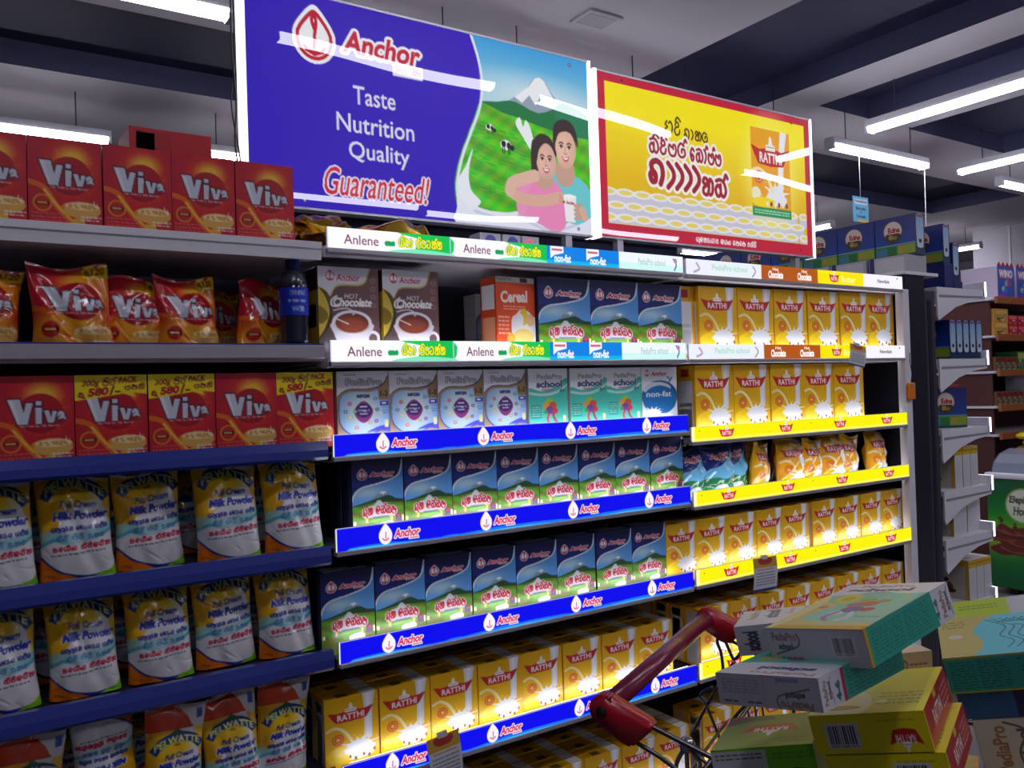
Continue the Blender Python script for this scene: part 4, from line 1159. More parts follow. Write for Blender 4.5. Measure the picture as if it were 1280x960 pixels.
RS = (.118, .157, .058)
ratthi = Carton(*RS, squash(art_ratthi(RS[0], RS[1]), .84), 'ratthi', ('ratthi_side', (232, 168, 16)), strip=[(.12, .88, .05, .95, (205, 205, 212)), (.2, .8, .8, .93, (232, 168, 16)), (.25, .75, .10, .75, (190, 188, 196))])
ratthiL = Carton(.152, .195, .075, squash(art_ratthi(.152, .195), .88), 'ratthi', ('ratthi_side', (0, 0, 0)), strip=[(.14, .86, .05, .78, (215, 215, 220)), (.3, .7, .84, .95, (190, 40, 40)), (.2, .8, .42, .47, (20, 100, 60)), (.2, .8, .10, .38, (190, 190, 198))])
anchor = Carton(.117, .168, .058, squash(art_anchor(.117, .168), .80), 'anchor', ('anchor_side', (28, 34, 70)), strip=[(.1, .3, .1, .9, (60, 70, 90))])
anchorL = Carton(.158, .194, .075, squash(art_anchor(.158, .194), .84), 'anchor', ('anchor_side', (0, 0, 0)))
viva = Carton(.1145, .152, .062, art_viva(.1145, .152), 'viva', ('viva_side', (196, 18, 40)), 'malt_drink_carton', strip=[(.1, .9, .05, .5, (175, 20, 36)), (.15, .85, .08, .3, (215, 150, 150))])
vivaF = Carton(.117, .152, .062, art_viva(.117, .152, True), 'viva', ('viva_side', (0, 0, 0)), 'malt_drink_carton')
vivaP = Carton(.117, .152, .062, art_viva(.117, .152), 'viva', ('viva_side', (0, 0, 0)), 'malt_drink_carton')
choc = Carton(.134, .19, .07, squash(art_choc(.134, .19), .86), 'choc', ('choc_side', (70, 52, 50)), 'hot_chocolate_carton', strip=[(.0, .98, .0, .75, (196, 165, 60)), (.2, .8, .35, .6, (130, 105, 30))])
cereal = Carton(.118, .19, .06, squash(art_cereal(.118, .19), .88), 'cereal', ('cereal_side', (210, 70, 34)), 'baby_cereal_carton', strip=[(.1, .9, .6, .9, (235, 235, 235)), (.1, .9, .1, .5, (225, 150, 110))])
pedia1 = Carton(.116, .164, .06, squash(art_pedia(.116, .164, 1), .82), 'pedia', ('pedia_side', (190, 186, 188)), 'child_milk_carton')
pedia4 = Carton(.116, .164, .06, squash(art_pedia(.116, .164, 4), .82), 'pedia', ('pedia_side', (0, 0, 0)), 'child_milk_carton')
nonfat = Carton(.125, .164, .06, squash(art_nonfat(.125, .164), .85), 'pedia', ('pedia_side', (0, 0, 0)), 'skim_milk_carton')

Y0 = .040
def run(kind, desc, lefts, z, bayname, shelfn, rows=1, pitch=None, group=None, y0=Y0, cap=None, topf=True):
    n = len(lefts)
    for r_ in range(rows):
        for i, x in enumerate(lefts):
            pos = ORD[i] + ' from left'
            where = 'front row' if r_ == 0 else ORD[r_]+' row back'
            lab = '%s, %s, %s of the %s %s shelf' % (desc, pos, where, bayname, shelfn)
            kind.place(x, y0+r_*(kind.d+.003), z, lab, group or desc+'s', front=(r_ == 0), top=topf)
YC = 'yellow red-ribbon milk carton'
# middle bay
Z2, Z3, Z4, Z5, Z6, Z7 = 1.580, 1.389, 1.198, .9745, .728, .4375
choc.place(.001, .045, Z2, 'brown hot chocolate carton with a cup picture, at the left end of its shelf', 'hot chocolate cartons')
choc.place(.142, .040, Z2, 'brown hot chocolate carton with a cup picture, beside the empty dark gap', 'hot chocolate cartons')
cereal.place(.428, .045, Z2, 'orange baby cereal carton with a bowl picture, standing left of the large navy cartons', None, rz=.10)
m = Carton(.105, .175, .06, art_pedia(.105, .175, 1, .003), None, ('pedia_side', (0, 0, 0)), 'child_milk_carton')
m.place(.50, .25, Z2, 'dim pale carton pushed back in the dark gap left of the orange cereal carton', None, front=True)
for i, x in enumerate((.549, .708, .868)):
    anchorL.place(x, .040, Z2, 'large navy milk carton with mountain and gate, %s on the second shelf' % ['left one', 'middle one', 'right one'][i], 'large navy milk cartons')
for i, x in enumerate((.032, .151, .268, .386)):
    pedia1.place(x+.001, Y0, Z3, 'white child milk carton with purple badge on blue, %s from left' % ORD[i], 'white and blue child milk cartons')
for i, x in enumerate((.512, .636, .754)):
    pedia4.place(x, Y0, Z3, 'white and teal school milk carton with fruit figure, %s of three' % ['left', 'middle', 'right'][i], 'teal school milk cartons')
nonfat.place(.872, Y0, Z3, 'white carton with round blue swirl and milk splash, at the right end of its shelf', None)
NA = 'navy mountain milk carton'
run(anchor, NA, [.060+.119*i for i in range(8)], Z4, "middle bay's", 'fourth', 2, group='navy milk powder cartons')
run(anchor, NA, [-.014+.1192*i for i in range(8)], Z5, "middle bay's", 'fifth', 4, group='navy milk powder cartons')
run(ratthi, YC, [.938], Z5+.002, "middle bay's", 'fifth', 4, group='yellow milk powder cartons')
run(ratthi, YC, [-.013+.1205*i for i in range(8)], Z6, "middle bay's", 'sixth', 5, group='yellow milk powder cartons')
run(ratthi, YC, [.046+.1197*i for i in range(8)], Z7, "middle bay's", 'seventh', 5, group='yellow milk powder cartons')
# right bay
for i, x in enumerate((1.094, 1.252, 1.409, 1.566, 1.722, 1.862)):
    ratthiL.place(x-.004, .040, 1.581+.002*i, 'tall yellow milk carton, %s from left on the right bay\'s second shelf' % ORD[i], 'tall yellow milk cartons', jit=(i < 5))
ratthiL.place(1.016-.003+.0, .05, 1.580, 'tall yellow carton turned to show its narrow white printed side', None, rz=PI/2-.03, jit=False).location = (1.090, .130, 1.580)
for i, x in enumerate((1.068, 1.222, 1.378, 1.529, 1.676)):
    ratthiL.place(x, .040, 1.362, 'tall yellow milk carton, %s from left on the right bay\'s third shelf' % ORD[i], 'tall yellow milk cartons')
run(ratthi, YC, [1.055, 1.174, 1.293, 1.412, 1.549, 1.670, 1.796, 1.917-.004], .977, "right bay's", 'fifth', 4, group='yellow milk powder cartons')
run(ratthi, YC, [1.055+.1205*i-.0*(i > 3) for i in range(8)], .733, "right bay's", 'sixth', 5, group='yellow milk powder cartons')
run(ratthi, YC, [1.055+.1205*i for i in range(8)], .442, "right bay's", 'seventh', 2, group='yellow milk powder cartons')
# left bay
VD = 'red malt drink carton'
for i, x in enumerate((-.744, -.626, -.510, -.393, -.2775, -.1605)):
    viva.place(x, .040, 1.8125, '%s, %s on the top left shelf' % (VD, ['outermost', 'second from the left edge', 'third from the left edge', 'fourth from the left edge', 'fifth from the left edge', 'next to the blue banner'][i]), 'red malt drink cartons on top')
o = viva.place(-.33, .25, 1.8125+.152, 'red malt drink carton lying flat on its back behind the top row', None, rot=(PI/2*.98, 0, .03), jit=False)
for i, x in enumerate((-.33, -.21)):
    viva.place(x, .118, 1.8125, 'red malt drink carton standing hidden behind the top row, under the lying one, %s' % ['left', 'right'][i], 'hidden red cartons', front=False)
o.location = (-.337, .172, 1.8125+.1535)
o.rotation_euler = (PI/2, 0, PI/2+.02)
for i, (x, k) in enumerate(((-.686, vivaP), (-.5665, vivaP), (-.448, vivaF), (-.329, vivaF), (-.2105, vivaP), (-.0925, vivaF))):
    nm = ['at the far left', 'second from the left edge', 'third from the left edge', 'fourth from the left edge', 'with no flash, between two flashed ones', 'beside the white child milk cartons'][i]
    k.place(x, .036, 1.4005, 'red malt drink carton%s, %s' % (' with yellow price flash' if k is vivaF else '', nm) if i != 4 else 'red malt drink carton without price flash, between two flashed ones', 'red malt drink cartons below the pouches')
dkc = viva.place(-.62, .20, 1.4005, 'red carton standing behind the front row of red cartons', None, front=False)

# ---- pouches and bags
class Bag:
    def __init__(s, w, h, d, art, back, name, seed, crumple=1.0, base=.7, matp=None, metal=False):
        s.w, s.h, s.d, s.name = w, h, d, name
        c = art.colors(); ny, nx = c.shape[:2]
        u = np.linspace(0, 1, nx); v = np.linspace(1, 0, ny)
        U, V = np.meshgrid(u, v)
        r = random.Random(seed)
        ph = [r.uniform(0, 6.28) for _ in range(12)]
        cr = [(r.choice((r.uniform(0, .25), r.uniform(.75, 1), r.uniform(.2, .8))), r.choice((r.uniform(0, .2), r.uniform(.7, 1), r.uniform(.2, .8))), r.uniform(0, 3.14), r.uniform(.05, .16)) for _ in range(16)]
        def bulge(U, V, sgn):
            e = 1-np.abs(2*U-1)**3.0
            low = base+(1-base)*np.clip(V/.25, 0, 1)
            hi = np.clip((.95-V)/.45, 0, 1)**.62
            b = np.clip(e, 0, 1)**.55*low*hi
            wr = .0010*np.sin(U*9+ph[0]+2*np.sin(V*5+ph[1]))*np.sin(V*9+ph[2]) + .0005*np.sin(U*17+V*11+ph[3]) + .0005*np.sin(-U*9+V*21+ph[4])
            for (qx, qy, qa, ql) in cr:
                a1 = (U-qx)*math.cos(qa)+(V-qy)*1.4*math.sin(qa); a2 = -(U-qx)*math.sin(qa)+(V-qy)*1.4*math.cos(qa)
                wr = wr + .0016*np.exp(-(a2/.018)**2-(a1/ql)**2)
            wr = wr + .003*np.abs(np.sin((U*5+V*3.2)+ph[5]))**8 - .003*np.abs(np.sin((U*4.1-V*5.2)+ph[6]))**10
            crimp = np.where(V > .95, .0009*np.sin(V*900), 0)
            return sgn*(b*d/2)+(wr*crumple*np.clip(b*2, .15, 1)+crimp)
        def P(U, V, sgn):
            X = (U-.5)*w*(1-.07*np.sin(np.clip(V, 0, 1)*PI)*1.0+.012*np.sin(V*9+ph[7])) + .012*(V-.5)*math.sin(ph[8])
            Z = V*h*(1-.012*np.cos(U*6+ph[9])*V) + .006*np.sin(U*5+ph[10])*(V**4)
            Y = bulge(U, V, sgn) + .010*(V**3)*math.sin(ph[11]) + .004*np.sin(U*7+ph[1])*V**3
            return np.stack([X, Y, Z], -1)
        Pf = P(U, V, -1); Pb = P(U[:, ::-1], V, 1)
        allP = np.concatenate([Pf, Pb[:, 1:-1], Pf[:, :1]], 1)
        cb = np.empty_like(c); cb[:] = lin(back)
        cc = np.concatenate([c, cb[:, 1:-1], c[:, :1]], 1)
        s.me = grid_from(name, allP, cc, matp or M_FOIL, True)
        # bottom cap
        s.cap = None
    def place(s, x, y, z, label, group, rz=0.0, rx=0.0, ry=0.0, sc=1.0, cat='pouch'):
        o = link(s.name, s.me, None, (x, y, z), (rx, ry, rz))
        o.scale = (sc, sc, sc)
        return tag(o, label, cat, group)

M_FOIL2 = mat('glossy_pouch_film', attr=True, rough=.22, coat=.6, bump=.09, scale=18)
vb1 = [Bag(.128, .148, .055, art_viva(.128, .148, pouch=True, step=.002), (190, 30, 30), 'malt_drink_pouch', sd, 1.2, matp=M_FOIL2) for sd in (3, 8)]
ZL2 = 1.606
for i, (x, rz, k, yy, sc) in enumerate(((-.585, .1, 0, .075, 1.0), (-.4465, .08, 1, .062, 1.04), (-.342, -.05, 0, .085, .93), (-.248, .25, 1, .080, .97), (-.095, .45, 0, .11, .98))):
    vb1[k].place(x, yy, ZL2-.012, 'red and orange malt drink pouch, ' + ['cut by the left edge', 'the big upright one with price corner', 'third one, low and glossy', 'turned slightly, left of the dark gap', 'leaning behind the water bottle'][i], 'red malt drink pouches', rz=rz, sc=sc)
for i, x in enumerate((-.42, -.30, -.17)):
    vb1[i % 2].place(x, .20, ZL2-.012, 'red malt drink pouch in shade behind the front pouches, %s' % ['left', 'middle', 'right'][i], 'shaded red pouches', rz=.2*i, sc=.95)
# bottle
b = MB()
M_PET = mat('clear_plastic', (225, 232, 240), rough=.06, trans=.9, alpha=.55)
M_WATER = mat('bottle_water', (30, 36, 60), rough=.1, coat=.6)
b.lathe([(.018, 0), (.027, .002), (.0285, .01), (.027, .02), (.0285, .03), (.027, .045), (.0285, .055), (.0285, .118), (.026, .130), (.020, .145), (.0125, .152), (.0125, .156)], M_WATER, 28)
bo = b.build('water_bottle', None, (-.049, .048, 1.606))
tag(bo, 'dark water bottle with blue label and blue cap beside the brown carton', 'bottle')
la = Art(.18, .055, .0022, (24, 50, 190)); 
for k in range(3): la.text('DRINKING', .08+.33*k, .12, .26+.33*k, .3, (210, 220, 250), bold=.02); la.scribble(.06+.33*k, .4, .28+.33*k, .6, 1, (200, 215, 250), k); la.text('WATER', .1+.33*k, .66, .24+.33*k, .86, (215, 225, 250), bold=.03)
link('label', grid_mesh('label', la, mat('bottle_label', attr=True, rough=.3), lambda U, V: np.stack([.0291*np.sin((U-.5)*2*PI), -.0291*np.cos((U-.5)*2*PI), .060+V*.055], -1), False), bo)
b = MB(); b.lathe([(.0145, .153), (.0148, .156), (.0148, .172), (.013, .174)], mat('cap_blue', (20, 36, 130), .35), 24); b.build('cap', bo)
b = MB(); b.lathe([(.0285, .120), (.0262, .131), (.0205, .146), (.0135, .153)], M_PET, 24); b.build('shoulder', bo)

pw = [Bag(.128, .190, .062, art_pelwatte(.128, .190), (225, 225, 230), 'milk_powder_bag', sd, 1.0, .75) for sd in (11, 22, 33)]
pt = [Bag(.115, .205, .052, art_pelwatte(.115, .205, True), (225, 225, 230), 'milk_powder_bag', sd, .9, .75) for sd in (44, 55)]
PWD = 'bag of full cream milk powder, blue arch on yellow and white'
ZB4, ZB5, ZB6 = 1.196, .990, .752
nm4 = ['cut by the left edge', 'second in the upper bag row', 'third in the upper bag row, in shade', 'fourth in the upper bag row', 'right end of the upper bag row']
for i, (x, k, y, rz) in enumerate(((-.572, 0, .070, .05), (-.447, 1, .085, -.05), (-.325, 2, .098, .06), (-.187, 0, .070, -.04), (-.057, 1, .072, .03))):
    pw[k].place(x, y, ZB4-.002, 'full cream milk powder bag, %s' % nm4[i].replace('cut by the left edge', 'cut by the left edge in the upper row'), 'milk powder bags on the upper blue shelf', rz=rz, sc=.95, cat='bag', rx=-.01)
for i, (x, k, y, rz) in enumerate(((-.57, 2, .066, .0), (-.442, 1, .070, .03), (-.316, 0, .072, -.05), (-.196, 2, .082, .04), (-.078, 1, .070, .02))):
    pw[k].place(x, y, ZB5, 'full cream milk powder bag, %s' % nm4[i].replace('upper', 'lower').replace('cut by the left edge', 'cut by the left edge in the lower row'), 'milk powder bags on the lower blue shelf', rz=rz, sc=.90, cat='bag', rx=-.02)
for i, (x, k, y, rz, f) in enumerate(((-.53, 0, .075, .05, 0), (-.41, 1, .080, .1, PI), (-.297, 0, .065, .0, 0), (-.192, 1, .068, -.03, 0), (-.090, 0, .075, .05, 0))):
    o = pt[k].place(x, y, ZB6-.004, 'tall milk powder bag with orange top, %s on the lowest bag shelf' % (['far left', 'upside down one', 'middle', 'fourth', 'right end'][i]), 'orange topped milk powder bags', rz=rz, sc=.935, cat='bag')
    if f: o.rotation_euler = (0, PI, rz); o.location.z += .20; 
for row, (zz, bags) in enumerate(((ZB4, pw), (ZB5, pw), (ZB6, pt))):
    for i in range(5):
        bags[i % 2].place(-.60+.128*i, .20, zz-.001, 'full cream milk powder bag standing behind, %s from left on the %s bag shelf' % (ORD[i], ['upper', 'middle', 'lowest'][row]), 'milk powder bags in the second row', rz=.1*(i % 3)-.1, sc=.93, cat='bag')

rb = [Bag(.122, .142, .05, art_milkpouch(.122, .142, 'ratthi'), (210, 150, 30), 'milk_powder_pouch', sd, 1.5, matp=M_FOIL2) for sd in (61, 62)]
ab = Bag(.125, .146, .05, art_milkpouch(.125, .146, 'anchor'), (30, 50, 130), 'milk_powder_pouch', 66, 1.4, matp=M_FOIL2)
for i, (x, y, rz, sc) in enumerate(((1.082, .075, .12, .96), (1.185, .072, -.03, .98), (1.26, .085, .08, 1.0))):
    ab.place(x-.008, y, 1.188, 'blue milk powder pouch with green band, %s' % ['leftmost', 'middle of three', 'rightmost, beside the yellow pouches'][i], 'blue milk powder pouches', rz=rz, sc=sc)
for i, (x, y, rz, sc) in enumerate(((1.365, .085, .35, .96), (1.495, .072, -.05, .99), (1.60, .082, .12, .95), (1.70, .075, -.1, 1.0), (1.79, .085, .1, .97), (1.935, .075, .1, 1.0))):
    rb[i % 2].place(x, y, 1.188, 'yellow red-ribbon milk pouch, %s' % ['leaning, beside the blue pouches', 'second of the yellow ones', 'third, tucked behind the second', 'fourth of the yellow ones', 'fifth of the yellow ones', 'alone at the right end'][i], 'yellow milk powder pouches', rz=rz, sc=sc)
for i in range(6):
    rb[i % 2].place(1.36+.11*i, .18, 1.188, 'yellow milk pouch in shade behind the front pouches, %s from left' % ORD[i], 'shaded yellow pouches', rz=.15*(i % 3-1), sc=.95)

# gold foil packs on the top of the middle bay
M_GOLD = mat('gold_foil', (214, 170, 60), rough=.22, metal=.9, bump=.25, scale=22)
def gold(seed):
    a = Art(.20, .15, .0028, (214, 170, 60)); return Bag(.20, .15, .07, a, (214, 170, 60), 'gold_foil_pack', seed, 3.0, .5, matp=M_GOLD)
gb = [gold(5), gold(9)]
for i, (x, y, rx, rz, z) in enumerate(((.095, .12, -1.25, .1, 1.845), (.26, .13, -1.35, -.2, 1.838), (.40, .14, -1.4, .15, 1.835), (.17, .19, -1.3, 1.3, 1.862), (.33, .20, -1.3, 1.9, 1.858))):
    gb[i % 2].place(x, y+.06, z, 'crumpled gold foil pack lying on the top shelf under the blue banner, %s' % ['leftmost', 'second', 'third', 'rear left', 'rear right'][i], 'gold foil packs', rx=rx, rz=rz, cat='foil pack')
sm = MB(); sm.box(-.03, .03, 0, .05, 0, .075, card('grey_small', (150, 150, 158)), .001)
sme = sm.mesh('small_carton')
for i, (x, c, dsc) in enumerate(((.47, (70, 70, 150), 'grey with a blue dot'), (.535, (70, 70, 150), 'second one with a blue dot'), (.585, (220, 120, 140), 'pink dotted end'))):
    o = link('small_carton', sme, None, (x, .12, 1.812)); tag(o, 'small carton on the top shelf beneath the blue banner, %s' % dsc, 'carton', 'small cartons under the banner')
    q = MB(); q.add([(.016*math.cos(t), -.0006, .055+.016*math.sin(t)) for t in [2*PI*k/16 for k in range(16)]], [tuple(range(16))], card('dot%d' % i, c)); q.build('emblem', o)
gp = MB(); gp.box(-.07, .07, 0, .06, 0, .055, card('green_pack', (90, 110, 80)), .006); o = gp.build('green_pack', None, (.70, .12, 1.812)); tag(o, 'low dull green pack in clear wrap under the banner, right of the small cartons', 'pack')
gp = MB(); gp.box(-.09, .09, 0, .05, 0, .07, card('shade_pack', (120, 120, 130)), .004); o = gp.build('grey_box', None, (1.12, .2, 1.812)); tag(o, 'plain grey box on top shelf seen under the left end of the yellow banner', 'box')

# hanging shelf talkers and the orange tag
def talker(x, y, z_top, w, h, label, rz=0.0, ry=0.0):
    a = Art(w, h, .0012, (222, 224, 232))
    a.rect(0, 0, 1, .30, (214, 170, 60)); a.poly([(.2, .06), (.5, .02), (.8, .06), (.7, .2), (.3, .2)], (190, 60, 60), 3)
    a.scribble(.1, .42, .9, .85, 5, (120, 120, 140), 3); a.rect(0, .93, 1, 1, (30, 60, 170)); a.scribble(.15, .32, .85, .4, 1, (180, 120, 40), 6)
    o = link('price_card', grid_mesh('price_card', a, M_CARDPLAIN, lambda U, V: np.stack([(U-.5)*w, -.004*np.sin(V*PI), (V-1)*h], -1)), None, (x, y, z_top), (0, ry, rz))
    tag(o, label, 'price card', 'hanging price cards')
    sd = o.modifiers.new('thickness', 'SOLIDIFY'); sd.thickness = .0008; sd.offset = 1
    q = MB(); q.box(-.012, .012, -.0015, .006, -.012, .006, M_PETC, .001); q.build('clip', o)
M_PETC = mat('clip_clear', (215, 215, 225), .2, coat=.5)
talker(.228, -.008, .775, .078, .10, 'hanging price card on the lowest visible blue sign strip', ry=-.10)
talker(1.268, -.008, 1.012, .098, .092, 'hanging price card on the lowest full yellow sign strip', ry=.03)
talker(1.735, -.008, 1.612, .082, .066, 'hanging price card on the white and yellow strip, tilted', ry=.16)
q = MB(); q.box(-.020, .020, -.004, .004, -.055, 0, mat('orange_tag', (238, 130, 20), .4), .003); q.box(-.006, .006, -.0055, -.0035, -.012, -.004, M_GS); q.tube([(0, 0, 0), (.004, -.002, .03), (-.002, 0, .07), (.003, .002, .10)], .0012, mat('cable_black'), 6)
tag(q.build('orange_tag', None, (2.02, -.008, 1.488)), 'small orange tag hanging from the white end post', 'tag')
# ------------------------------------------------------------------ second gondola seen from its end, running away along Y
g2 = empty('end_shelving', (2.45, 1.2, 0), 0, 'dark panelled shelving unit seen from its end, white shelves sticking out to the right', 'shelving')
M_G2 = mat('end_panel_dark', (40, 40, 52), rough=.28, coat=.3, vary=.05)
M_G2b = mat('end_panel_edge', (62, 62, 76), rough=.35, vary=.05)
def g2p(name, mb): return mb.build(name, g2, (-2.45, -1.2, 0))
m = MB(); m.box(2.35, 2.475, .20, 2.6, 0, 1.89, M_G2); g2p('side_panel', m)
m = MB(); m.box(2.478, 2.553, .205, 2.6, 0, 1.84, M_G2b, .004); m.box(2.50, 2.525, .203, .206, .1, 1.8, M_G2); g2p('post_panel', m)
m = MB(); m.box(2.33, 2.56, .19, 2.62, 1.892, 1.905, M_WS, .002); g2p('top_board', m)
G2Z = [1.855, 1.575, 1.300, 1.062, .872, .605]
for k, z in enumerate(G2Z):
    e = empty('shelf', (2.74, .2, z), 0, 'white bracketed shelf on the far shelving end, %s from the top' % ORD[k], 'shelf', 'shelves on the far shelving end')
    m = MB(); m.box(-.184, .160, .004, 2.2, -.022, 0, M_WS, .002); m.build('deck', e)
    m = MB(); m.prism([(-.184, -.115), (-.176, -.13), (-.05, -.075), (.06, -.05), (.168, -.040), (.168, 0), (-.184, 0)], 1, -.004, .003, M_WS)
    m.prism([(-.17, -.04), (.15, -.034), (.15, -.026), (-.17, -.030)], 1, -.0055, -.003, M_GS)
    m.build('bracket', e)
    m = MB(); m.box(.158, .1715, -.004, 2.2, -.036, .034, M_WS, .001); m.build('front_rail', e)
    m = MB(); m.box(.1720, .182, -.006, 2.2, -.026, .034, mat('edge_sign_glow', (240, 238, 255), emit=2.2, ecol=(.88, .86, 1.0)), .001); m.build('lit_edge_sign', e)

def art_edna(w, h):
    a = Art(w, h, .0022, (26, 40, 130), 2)
    a.rect(0, 0, 1, .7, lambda X, Y: np.stack([22+14*X, 40+50*Y, 120+60*Y], -1))
    a.ell(.45, .36, .24, .26, (120, 40, 50)); a.ell(.45, .35, .22, .23, (225, 215, 205)); a.ell(.45, .5, .20, .14, (60, 60, 30)); a.ell(.40, .5, .06, .06, (180, 150, 60)); a.ell(.5, .52, .06, .05, (150, 120, 50))
    a.text('Edna', .33, .26, .63, .40, (190, 40, 40), bold=.05, outs=[((240, 235, 230), .02)])
    a.rect(.02, .68, 1, .70, (150, 170, 210)); a.rect(0, .70, 1, 1, (60, 140, 70)); a.rect(.02, .78, .3, .94, (70, 130, 170)); a.rect(.55, .72, .98, .94, (150, 170, 50)); a.ell(.65, .83, .06, .06, (200, 150, 60))
    a.rect(.3, .74, .52, 1, (40, 120, 50)); a.rect(0, .95, 1, 1, (20, 30, 100))
    return a
def art_spine(w, h, yellow=False):
    a = Art(w, h, .0018, (24, 34, 96) if not yellow else (214, 214, 220), 2)
    if not yellow:
        a.poly([(.15, .05), (.85, .05), (.85, .72), (.7, .82), (.3, .82), (.15, .72)], lambda X, Y: np.stack([120+110*Y, 170+65*Y, 215+20*Y], -1), 3)
        a.rect(.2, .04, .8, .09, (180, 40, 60)); a.ell(.5, .66, .16, .05, (20, 30, 50)); a.rect(0, .88, 1, 1, (30, 60, 90))
    else:
        a.rect(0, 0, 1, .20, (222, 180, 40)); a.scribble(.1, .06, .9, .14, 1, (130, 80, 30), 3); a.rect(.96, .0, 1, 1, (200, 170, 80)); a.scribble(.2, .4, .8, .9, 8, (190, 190, 200), 3, .5)
    return a
def art_rusk(w, h):
    a = Art(w, h, .0022, (196, 186, 170), 2)
    a.rect(0, 0, 1, .16, (222, 180, 50)); a.ell(.4, .72, .2, .16, (120, 70, 50)); a.ell(.4, .58, .09, .08, (225, 185, 150)); a.ell(.4, .54, .09, .05, (60, 40, 35)); a.ell(.45, .8, .22, .07, (80, 40, 35)); a.rect(.9, 0, 1, 1, (200, 170, 70))
    return a
class Carton2:
    """carton whose broad face looks to -X and whose narrow side looks to -Y"""
    def __init__(s, name, t, w, h, broad, spine, col):
        s.name = name
        b = MB(); b.box(0, t, 0, w, 0, h, card(*col), .001); s.body = b.mesh('carton_body')
        s.a = grid_mesh('broad_panel', broad, M_PRINT, lambda U, V: np.stack([np.full_like(U, -.0004), (1-U)*w, V*h], -1))
        s.b = grid_mesh('narrow_panel', spine, M_PRINT, lambda U, V: np.stack([U*t, np.full_like(U, -.0004), V*h], -1))
    def place(s, x, y, z, label, group, rz=0.0):
        o = link(s.name, s.body, None, (x, y, z), (0, 0, rz)); tag(o, label, 'carton', group)
        link('broad_panel', s.a, o); link('narrow_panel', s.b, o)
        return o
edna = Carton2('cereal_carton', .062, .168, .158, art_edna(.168, .158), art_spine(.062, .158), ('edna', (26, 38, 110)))
ednb = Carton2('cereal_carton', .048, .165, .155, art_edna(.165, .155), art_spine(.048, .155), ('edna', (26, 38, 110)))
rusk = Carton2('baby_biscuit_carton', .055, .165, .160, art_rusk(.165, .160), art_spine(.055, .160, True), ('rusk', (205, 200, 196)))
# low grey trays on the top board, then the blue row
m_tr = MB(); m_tr.box(0, .13, 0, .16, 0, .072, card('tray_white', (176, 174, 184)), .001)
m_tr.add([(-.0006, .012, .008), (-.0006, .135, .008), (-.0006, .135, .064), (-.0006, .012, .064)], [(0, 3, 2, 1)], card('tray_print', (196, 194, 202)))
tme_ = m_tr.mesh('tray_box')
for k in range(9):
    o = link('tray_box', tme_, None, (2.405, .222+.1715*k, 1.905)); tag(o, 'low grey box under the top blue cartons, %s from the near end' % ORD[k], 'box', 'low grey boxes')
    q = MB(); q.box(-.0012, 0, .138, .156, .0, .072, card('tray_band', (40, 44, 110))); q.build('end_band', o)
for k in range(9):
    edna.place(2.455-.0, .215+.1715*k, 1.978, 'blue oval-picture cereal carton, %s from the near end of the top row' % ORD[k], 'blue cereal cartons on top')
# stack of blue cartons with pale sides on the first shelf
for k, (x, z) in enumerate(((2.640, 1.9555), (2.707, 1.8855))):
    b = MB(); b.box(x, x+.062, .21, .40, 1.856, z-.0006, card('edna', (26, 38, 110)), .001); o = b.build('cereal_carton_flat', None); tag(o, 'blue cartons lying flat under the %s upright pale-sided blue carton' % ['taller', 'lower'][k], 'carton')
    ednb.place(x+.004, .215, z, 'upright blue carton with pale narrow side, %s' % ['stepping down beside the top row', 'lowest of the stepped ones, nearest the lit edge'][k], None)
for k in range(5):
    ednb.place(2.668+.0495*k, .215, 1.576, 'blue carton with pale narrow side, %s from left in the row of five' % ORD[k], 'five blue cartons in a row')
ednb.place(2.60, .40, 1.576, 'blue carton standing set back behind the row of five', None)
o = edna.place(2.775, .215, 1.301, 'single blue cereal carton turned to face the aisle, with pale narrow side', None, rz=1.15)
b = MB(); b.box(0, .13, 0, .10, 0, .012, card('red_flat', (170, 60, 60)), .002); o = b.build('flat_red_pack', None, (2.66, .235, 1.4605)); o.rotation_euler.z = .1; tag(o, 'thin red pack lying on top of the single blue cereal carton', 'pack')
for k, x in enumerate((2.672, 2.732, 2.790)): rusk.place(x, .215, 1.063, 'cream baby biscuit carton with yellow top, %s of three on the fourth far shelf' % ['left', 'middle', 'right'][k], 'cream cartons on the fourth far shelf')
for k, x in enumerate((2.650, 2.710, 2.790, 2.850)): rusk.place(x, .215+.01*k, .873-.010, 'cream baby biscuit carton, %s of four on the fifth far shelf' % ORD[k], 'cream cartons on the fifth far shelf').location.z = .8725
for k, x in enumerate((2.742, 2.800, 2.858)): rusk.place(x, .212, .606, 'cream baby biscuit carton with yellow top, %s of three on the lowest far shelf' % ['left', 'middle', 'right'][k], 'cream cartons on the lowest far shelf')

# hanging card and strings
a = Art(.19, .19, .003, (90, 190, 232)); a.rect(.1, .1, .9, .3, (210, 225, 240)); a.text('Vegetables', .12, .13, .88, .26, (50, 70, 120), bold=.02); a.text('Biscuits', .18, .40, .82, .52, (30, 50, 90), bold=.03); a.text('&', .45, .56, .55, .66, (30, 50, 90)); a.text('Cereals', .2, .7, .8, .82, (30, 50, 90), bold=.03); a.rect(.3, .9, .95, .99, (230, 190, 60))
o = link('hanging_card', grid_mesh('hanging_card', a, M_CARDPLAIN, lambda U, V: np.stack([(U-.5)*.19, U*0, V*.19], -1)), None, (5.057, 2.17, 2.685), (0, 0, 0))
o.modifiers.new('thickness', 'SOLIDIFY').thickness = .003
tag(o, 'small light blue card hanging on a string from the ceiling tube', 'sign')
q = MB(); q.tube([(0, 0, .187), (0.0, 0.0, .51)], .0026, mat('string_white', (210, 210, 220), .6), 6); q.build('string', o)
